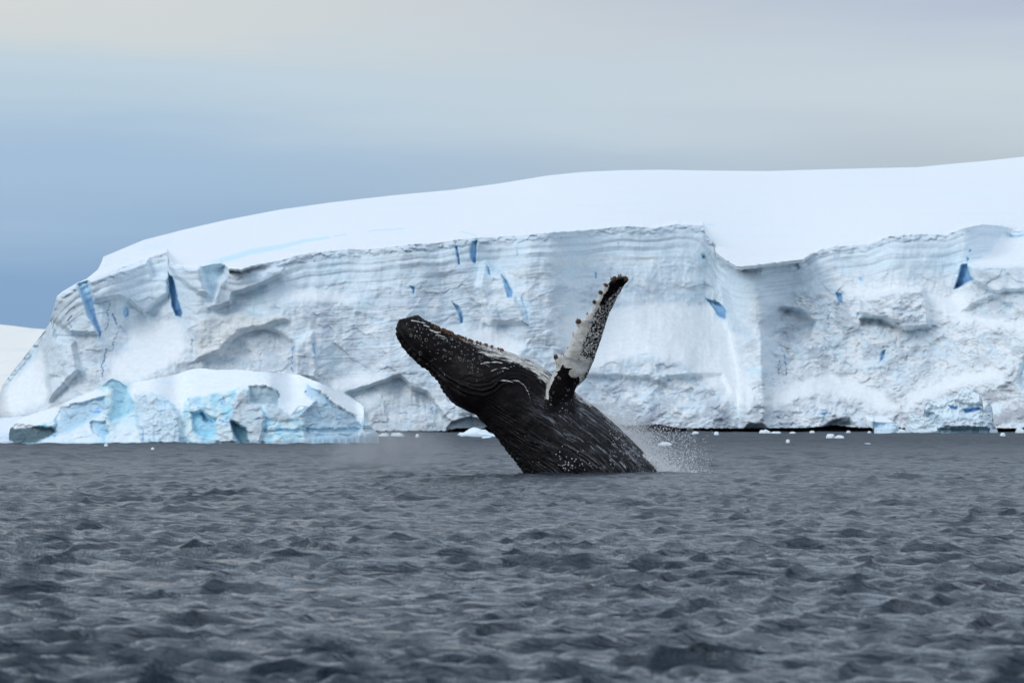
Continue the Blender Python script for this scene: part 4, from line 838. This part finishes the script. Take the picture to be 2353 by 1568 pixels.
def skin_material():
    m, t, b = principled('whale_skin', 0.3, 0.28)
    mk = N(t, 'ShaderNodeAttribute', attribute_name='mk'); sm = N(t, 'ShaderNodeSeparateXYZ'); link(t, mk.outputs['Vector'], sm.inputs[0]); ring, wet, pb = sm.outputs
    st = N(t, 'ShaderNodeAttribute', attribute_name='st').outputs['Vector']; kn = N(t, 'ShaderNodeAttribute', attribute_name='kn'); sk = N(t, 'ShaderNodeSeparateXYZ'); link(t, kn.outputs['Vector'], sk.inputs[0])
    co = N(t, 'ShaderNodeTexCoord').outputs['Object']
    n1 = noise(t, st, 2.0, 5, .68); nn = maprange(t, n1, .28, .72, 0.02, .98)
    blk = maprange(t, math_n(t, 'SUBTRACT', pb, nn), -.02, .05)
    sb = noise(t, co, 3, 4); black = ramp(t, sb, [(.3, (.0045, .0038, .0046)), (.7, (.0105, .0085, .010))])
    wn = noise(t, co, 7, 5); white = ramp(t, wn, [(.3, (.46, .43, .36)), (.6, (.62, .62, .60))])
    col = mixc(t, blk, white, black)
    # ring scars of two sizes
    for sc, th, w in ((5.0, .27, .05), (7.5, .30, .06), (14, .30, .08)):
        v = N(t, 'ShaderNodeTexVoronoi'); link(t, objco(t, (1, 1, 1), (0, 0, .3), co), v.inputs['Vector']); v.inputs['Scale'].default_value = sc; v.inputs['Randomness'].default_value = 1
        d = math_n(t, 'ABSOLUTE', math_n(t, 'SUBTRACT', v.outputs['Distance'], th)); rr = maprange(t, d, w * .4, w, 1, 0)
        sv = N(t, 'ShaderNodeSeparateXYZ'); link(t, v.outputs['Color'], sv.inputs[0]); on = math_n(t, 'LESS_THAN', sv.outputs[0], math_n(t, 'MULTIPLY', ring, .42))
        brk = maprange(t, noise(t, co, 22, 3), .46, .56); f = math_n(t, 'MULTIPLY', math_n(t, 'MULTIPLY', rr, on), math_n(t, 'MULTIPLY', brk, .62))
        rc = mixc(t, blk, (.03, .025, .02), (.42, .42, .40)); col = mixc(t, f, col, rc)
    # small scratches along the body
    scn = noise(t, objco(t, (1.6, 6, 2), (0, 0, 0), st), 2.2, 3, .6); sc1 = math_n(t, 'MULTIPLY', maprange(t, scn, .70, .76), math_n(t, 'SUBTRACT', 1.0, sk.outputs[1])); col = mixc(t, math_n(t, 'MULTIPLY', sc1, .3), col, (.40, .40, .38))
    # sheets and threads of running water
    w1 = noise(t, objco(t, (.42, .62, 1), (0, 0, 0), st), 1.0, 6, .62, .8); th1 = maprange(t, math_n(t, 'ABSOLUTE', math_n(t, 'SUBTRACT', w1, .5)), .006, .030, 1, 0)
    w2 = noise(t, objco(t, (.3, .40, 1), (0, 0, 0), st), 1.0, 3, .5); area = maprange(t, w2, .44, .60)
    w3 = noise(t, objco(t, (4, 1.3, 1), (0, 0, 0), st), 1.8, 4, .7); spk = maprange(t, w3, .60, .72)
    wf = math_n(t, 'MULTIPLY', math_n(t, 'MULTIPLY', wet, math_n(t, 'MAXIMUM', math_n(t, 'MULTIPLY', th1, math_n(t, 'MULTIPLY_ADD', area, .9, .06)), math_n(t, 'MULTIPLY', spk, math_n(t, 'MULTIPLY', area, .55)))), .95)
    col = mixc(t, wf, col, (.50, .54, .60))
    kc = math_n(t, 'MULTIPLY', sk.outputs[0], maprange(t, noise(t, co, 40, 3), .45, .6)); col = mixc(t, math_n(t, 'MULTIPLY', kc, .7), col, (.16, .11, .07))
    link(t, col, b.inputs['Base Color'])
    rg = maprange(t, noise(t, st, 3, 4), .3, .7, .24, .42); rg = math_n(t, 'MULTIPLY_ADD', wf, .3, rg); rg = math_n(t, 'MULTIPLY_ADD', math_n(t, 'SUBTRACT', 1.0, blk), .2, rg); link(t, rg, b.inputs['Roughness']); link(t, math_n(t, 'MULTIPLY_ADD', wet, .14, .05), b.inputs['Specular IOR Level'])
    b.inputs['Coat Weight'].default_value = .03; b.inputs['Coat Roughness'].default_value = .16
    b1 = bump(t, noise(t, st, 1.6, 6, .65), .020); b2 = bump(t, noise(t, co, 24, 4), .008, 1, b1); b3 = bump(t, wf, .02, .8, b2); link(t, b3, b.inputs['Normal'])
    return m
M_SKIN = skin_material()
wco, wnr, ws_, wt_, wnear, wbody = build_whale()

def simple_mat(name, stops, rough=.7, scale=20, spec=.3):
    m, t, b = principled(name, rough, spec); link(t, ramp(t, noise(t, objco(t), scale, 3), stops), b.inputs['Base Color']); return m
M_CRUST = simple_mat('barnacle_crust', [(.35, (.075, .034, .018)), (.65, (.21, .10, .05))], .8)
M_KNOB = simple_mat('barnacle_dark', [(.35, (.03, .022, .018)), (.55, (.12, .085, .06)), (.7, (.35, .33, .30))], .8, 40)
OCT = np.array([(1, 0, 0), (-1, 0, 0), (0, 1, 0), (0, -1, 0), (0, 0, 1), (0, 0, -1)], float)
OF = np.array([(0, 2, 4), (2, 1, 4), (1, 3, 4), (3, 0, 4), (2, 0, 5), (1, 2, 5), (3, 1, 5), (0, 3, 5)])
def bits(name, C_, R_, mat, parent=None, stretch=None, smooth=False):
    """many little grains joined into one mesh"""
    n = len(C_); V = OCT[None] * np.asarray(R_).reshape(n, -1, 1)[:, :, 0][:, None] if np.ndim(R_) == 2 else OCT[None] * np.asarray(R_)[:, None, None]
    V = V * (1 + .3 * (np.random.RandomState(3).rand(n, 6, 3) - .5)) + np.asarray(C_)[:, None]
    T = OF[None] + (np.arange(n) * 6)[:, None, None]
    return mesh_np(name, V.reshape(-1, 3), None, mat, parent, smooth=smooth, tris=T.reshape(-1, 3))
rs = np.random.RandomState(21)
q = resample(Z1((372, 425), (450, 458), (520, 489), (600, 520), (680, 544), (760, 566), (850, 597)), 400)
cl = np.array([fbm2(np.array([i / 17.0]), np.array([.3]), 601, 2)[0] for i in range(400)]); P_ = []; R_ = []
for k in range(5200):
    i = rs.randint(400)
    if cl[i] < -.22 + .3 * (i / 400) or rs.rand() > 1.1 - i / 700: continue
    p = to_local([q[i] + (rs.normal() * .6, -abs(rs.normal()) * 1.6 + 1.4)], 0)[0]; p[1] = rs.normal() * .16; p[2] -= .6 * p[1] ** 2; P_.append(p); r = .004 + .009 * rs.rand(); R_.append((r * 2.0, r, r * (0.7 + rs.rand())))
tag(bits('barnacle_crust', np.array(P_), np.array(R_), M_CRUST, whale), kind='stuff')
P_, R_ = [], []
for cxx, cyy, r, nb in ((296, 960, 20, 90), (530, 595, 22, 90), (694, 395, 15, 40), (756, 298, 17, 50), (812, 222, 17, 50), (885, 165, 24, 80), (960, 133, 22, 60), (1030, 165, 20, 60), (625, 520, 10, 14), (372, 935, 20, 22), (425, 870, 8, 8), (480, 715, 8, 10)):
    for k in range(int(nb * 1.2)):
        a_ = rs.rand() * 6.28; rr = r * (rs.rand() ** .6 + (rs.rand() < .15) * .5); pt = ZF((cxx + rr * math.cos(a_), cyy + rr * math.sin(a_)))[0]
        qi = np.argmin(np.hypot(*(LE - pt).T)) / NF_; yy = float(flip_y(qi)) - .02 + rs.normal() * .05
        P_.append(to_local([pt], yy)[0]); R_.append((.005 + .011 * rs.rand(), .008, .005 + .013 * rs.rand()))
tag(bits('barnacles', np.array(P_), np.array(R_), M_KNOB, whale), kind='stuff')

# ------------------------------------------------------------------ spray and mist
M_DROP = simple_mat('spray_drops', [(.3, (.84, .86, .88)), (.7, (.92, .93, .94))], .35, 5, .5)
U_ = np.array(Z1((1400, 935), (1480, 992), (1560, 1060), (1640, 1127), (1720, 1205), (1790, 1275), (1860, 1355), (1915, 1430), (1960, 1470)))
P_, R_ = [], []
for k in range(24000):
    i = rs.rand() ** .55 * (len(U_) - 1); a_ = U_[int(i)] + (U_[min(int(i) + 1, len(U_) - 1)] - U_[int(i)]) * (i % 1)
    d = rs.exponential(9 if rs.rand() < .5 else 20 if rs.rand() < .6 else 52); ang = rs.normal() * .5 - .25
    p = a_ + np.array((math.cos(ang), math.sin(ang) * .7)) * d
    if p[0] > 1640 or p[1] > 1096: continue
    P_.append(to_local([p], rs.normal() * .7)[0]); R_.append(.0035 + .010 * rs.rand() ** 3 + .003 * (d > 25))
for k in range(1900):      # loose drops flung over the water
    p = np.array((1400 + 200 * rs.rand() ** 1.3, 978 + 105 * rs.rand())); P_.append(to_local([p], rs.normal() * 1.2)[0]); R_.append(.005 + .011 * rs.rand() ** 2)
for k in range(1300):      # ring of splash at the water
    p = np.array((1500 + 130 * rs.rand() ** 1.6, 1090 - 11 * rs.rand() ** 1.5)); P_.append(to_local([p], rs.normal() * .5)[0]); R_.append(.005 + .011 * rs.rand() ** 2)
sel = np.where((ws_ > 4.8) & (wco[:, 1] < -.1) & (wbody > .5))[0]
for k in rs.choice(sel, 420):  # drops leaping off the flank
    w_ = .4 + .6 * (wt_[k] < .5)
    if rs.rand() > w_: continue
    P_.append(wco[k] + wnr[k] * (.02 + .10 * rs.rand())); R_.append(.004 + .006 * rs.rand() ** 2)
for k in range(2600):     # white water where the back cuts the surface
    u_ = rs.rand() ** 1.6; p = np.array((1522 - 46 * u_ + rs.exponential(7), 1093 - 46 * u_ - rs.exponential(2.5))); P_.append(to_local([p], -.25 + rs.normal() * .4)[0]); R_.append(.009 + .024 * rs.rand() ** 2)
for k in range(1500):
    p = np.array((1512 + rs.exponential(20), 1092 - rs.exponential(5))); P_.append(to_local([p], -.6 + rs.normal() * .3)[0]); R_.append(.010 + .026 * rs.rand() ** 2)
for cxx, cyy, nb in ((1290, 1390, 45), (1240, 1300, 14), (1400, 1385, 12), (1350, 1340, 12)):
    for k in range(nb // 2):
        pt = Z1((cxx + rs.normal() * 26, cyy + rs.normal() * 26))[0]; P_.append(to_local([pt], -1.6)[0]); R_.append(.008 + .014 * rs.rand())
drops = bits('spray_droplets', np.array(P_), np.array(R_), M_DROP, smooth=True); drops.location = whale.location
tag(drops, kind='stuff')

def mist(name, cx, cy, rx, ry, ry_m, dens, tilt=0, sc=1.2, dY=0.0, seedl=0, thr=.42):
    me = bpy.data.meshes.new(name); n, m = 24, 14; V = []; f = []
    for i in range(m + 1):
        for j in range(n): th = math.pi * i / m; ph = 2 * math.pi * j / n; V.append((math.sin(th) * math.cos(ph), math.sin(th) * math.sin(ph), math.cos(th)))
    for i in range(m):
        for j in range(n): f.append((i * n + j, (i + 1) * n + j, (i + 1) * n + (j + 1) % n, i * n + (j + 1) % n))
    c = to_local([(cx, cy)], dY)[0]; a = rx * WS; b = ry * WS
    me.from_pydata([(v[0] * a, v[1] * ry_m, v[2] * b) for v in V], [], f)
    mt = bpy.data.materials.new(name); mt.use_nodes = True; t = mt.node_tree; t.nodes.clear(); o_ = N(t, 'ShaderNodeOutputMaterial'); pv = N(t, 'ShaderNodeVolumePrincipled'); link(t, pv.outputs[0], o_.inputs['Volume'])
    pv.inputs['Color'].default_value = (.985, .985, .99, 1); pv.inputs['Anisotropy'].default_value = .2
    co = N(t, 'ShaderNodeTexCoord').outputs['Object']; s_ = N(t, 'ShaderNodeVectorMath', operation='DIVIDE'); link(t, co, s_.inputs[0]); s_.inputs[1].default_value = (a, ry_m, b)
    ln = N(t, 'ShaderNodeVectorMath', operation='LENGTH'); link(t, s_.outputs[0], ln.inputs[0]); fall = maprange(t, ln.outputs['Value'], .15, 1.0, 1, 0, True)
    mp_ = objco(t, (1, 1, 1), (0, 0, 0), co); mp2 = mp_.node; mp2.inputs['Location'].default_value = (seedl, seedl, 0)
    nz_ = maprange(t, noise(t, mp_, sc, 4, .6), thr, thr + .25); link(t, math_n(t, 'MULTIPLY', math_n(t, 'MULTIPLY', fall, nz_), dens), pv.inputs['Density'])
    me.materials.append(mt); o = bpy.data.objects.new(name, me); COL.objects.link(o); o.location = c + np.array(whale.location); o.rotation_euler = (0, tilt, 0)
    tag(o, kind='stuff'); return o
mist('spray_mist', 885, 1030, 200, 80, 1.5, .85, 0, .9, 2.0, 0, .36)
mist('spray_mist', 1450, 1010, 165, 74, .9, 1.1, R(43), 1.1, .8, 3, .34)
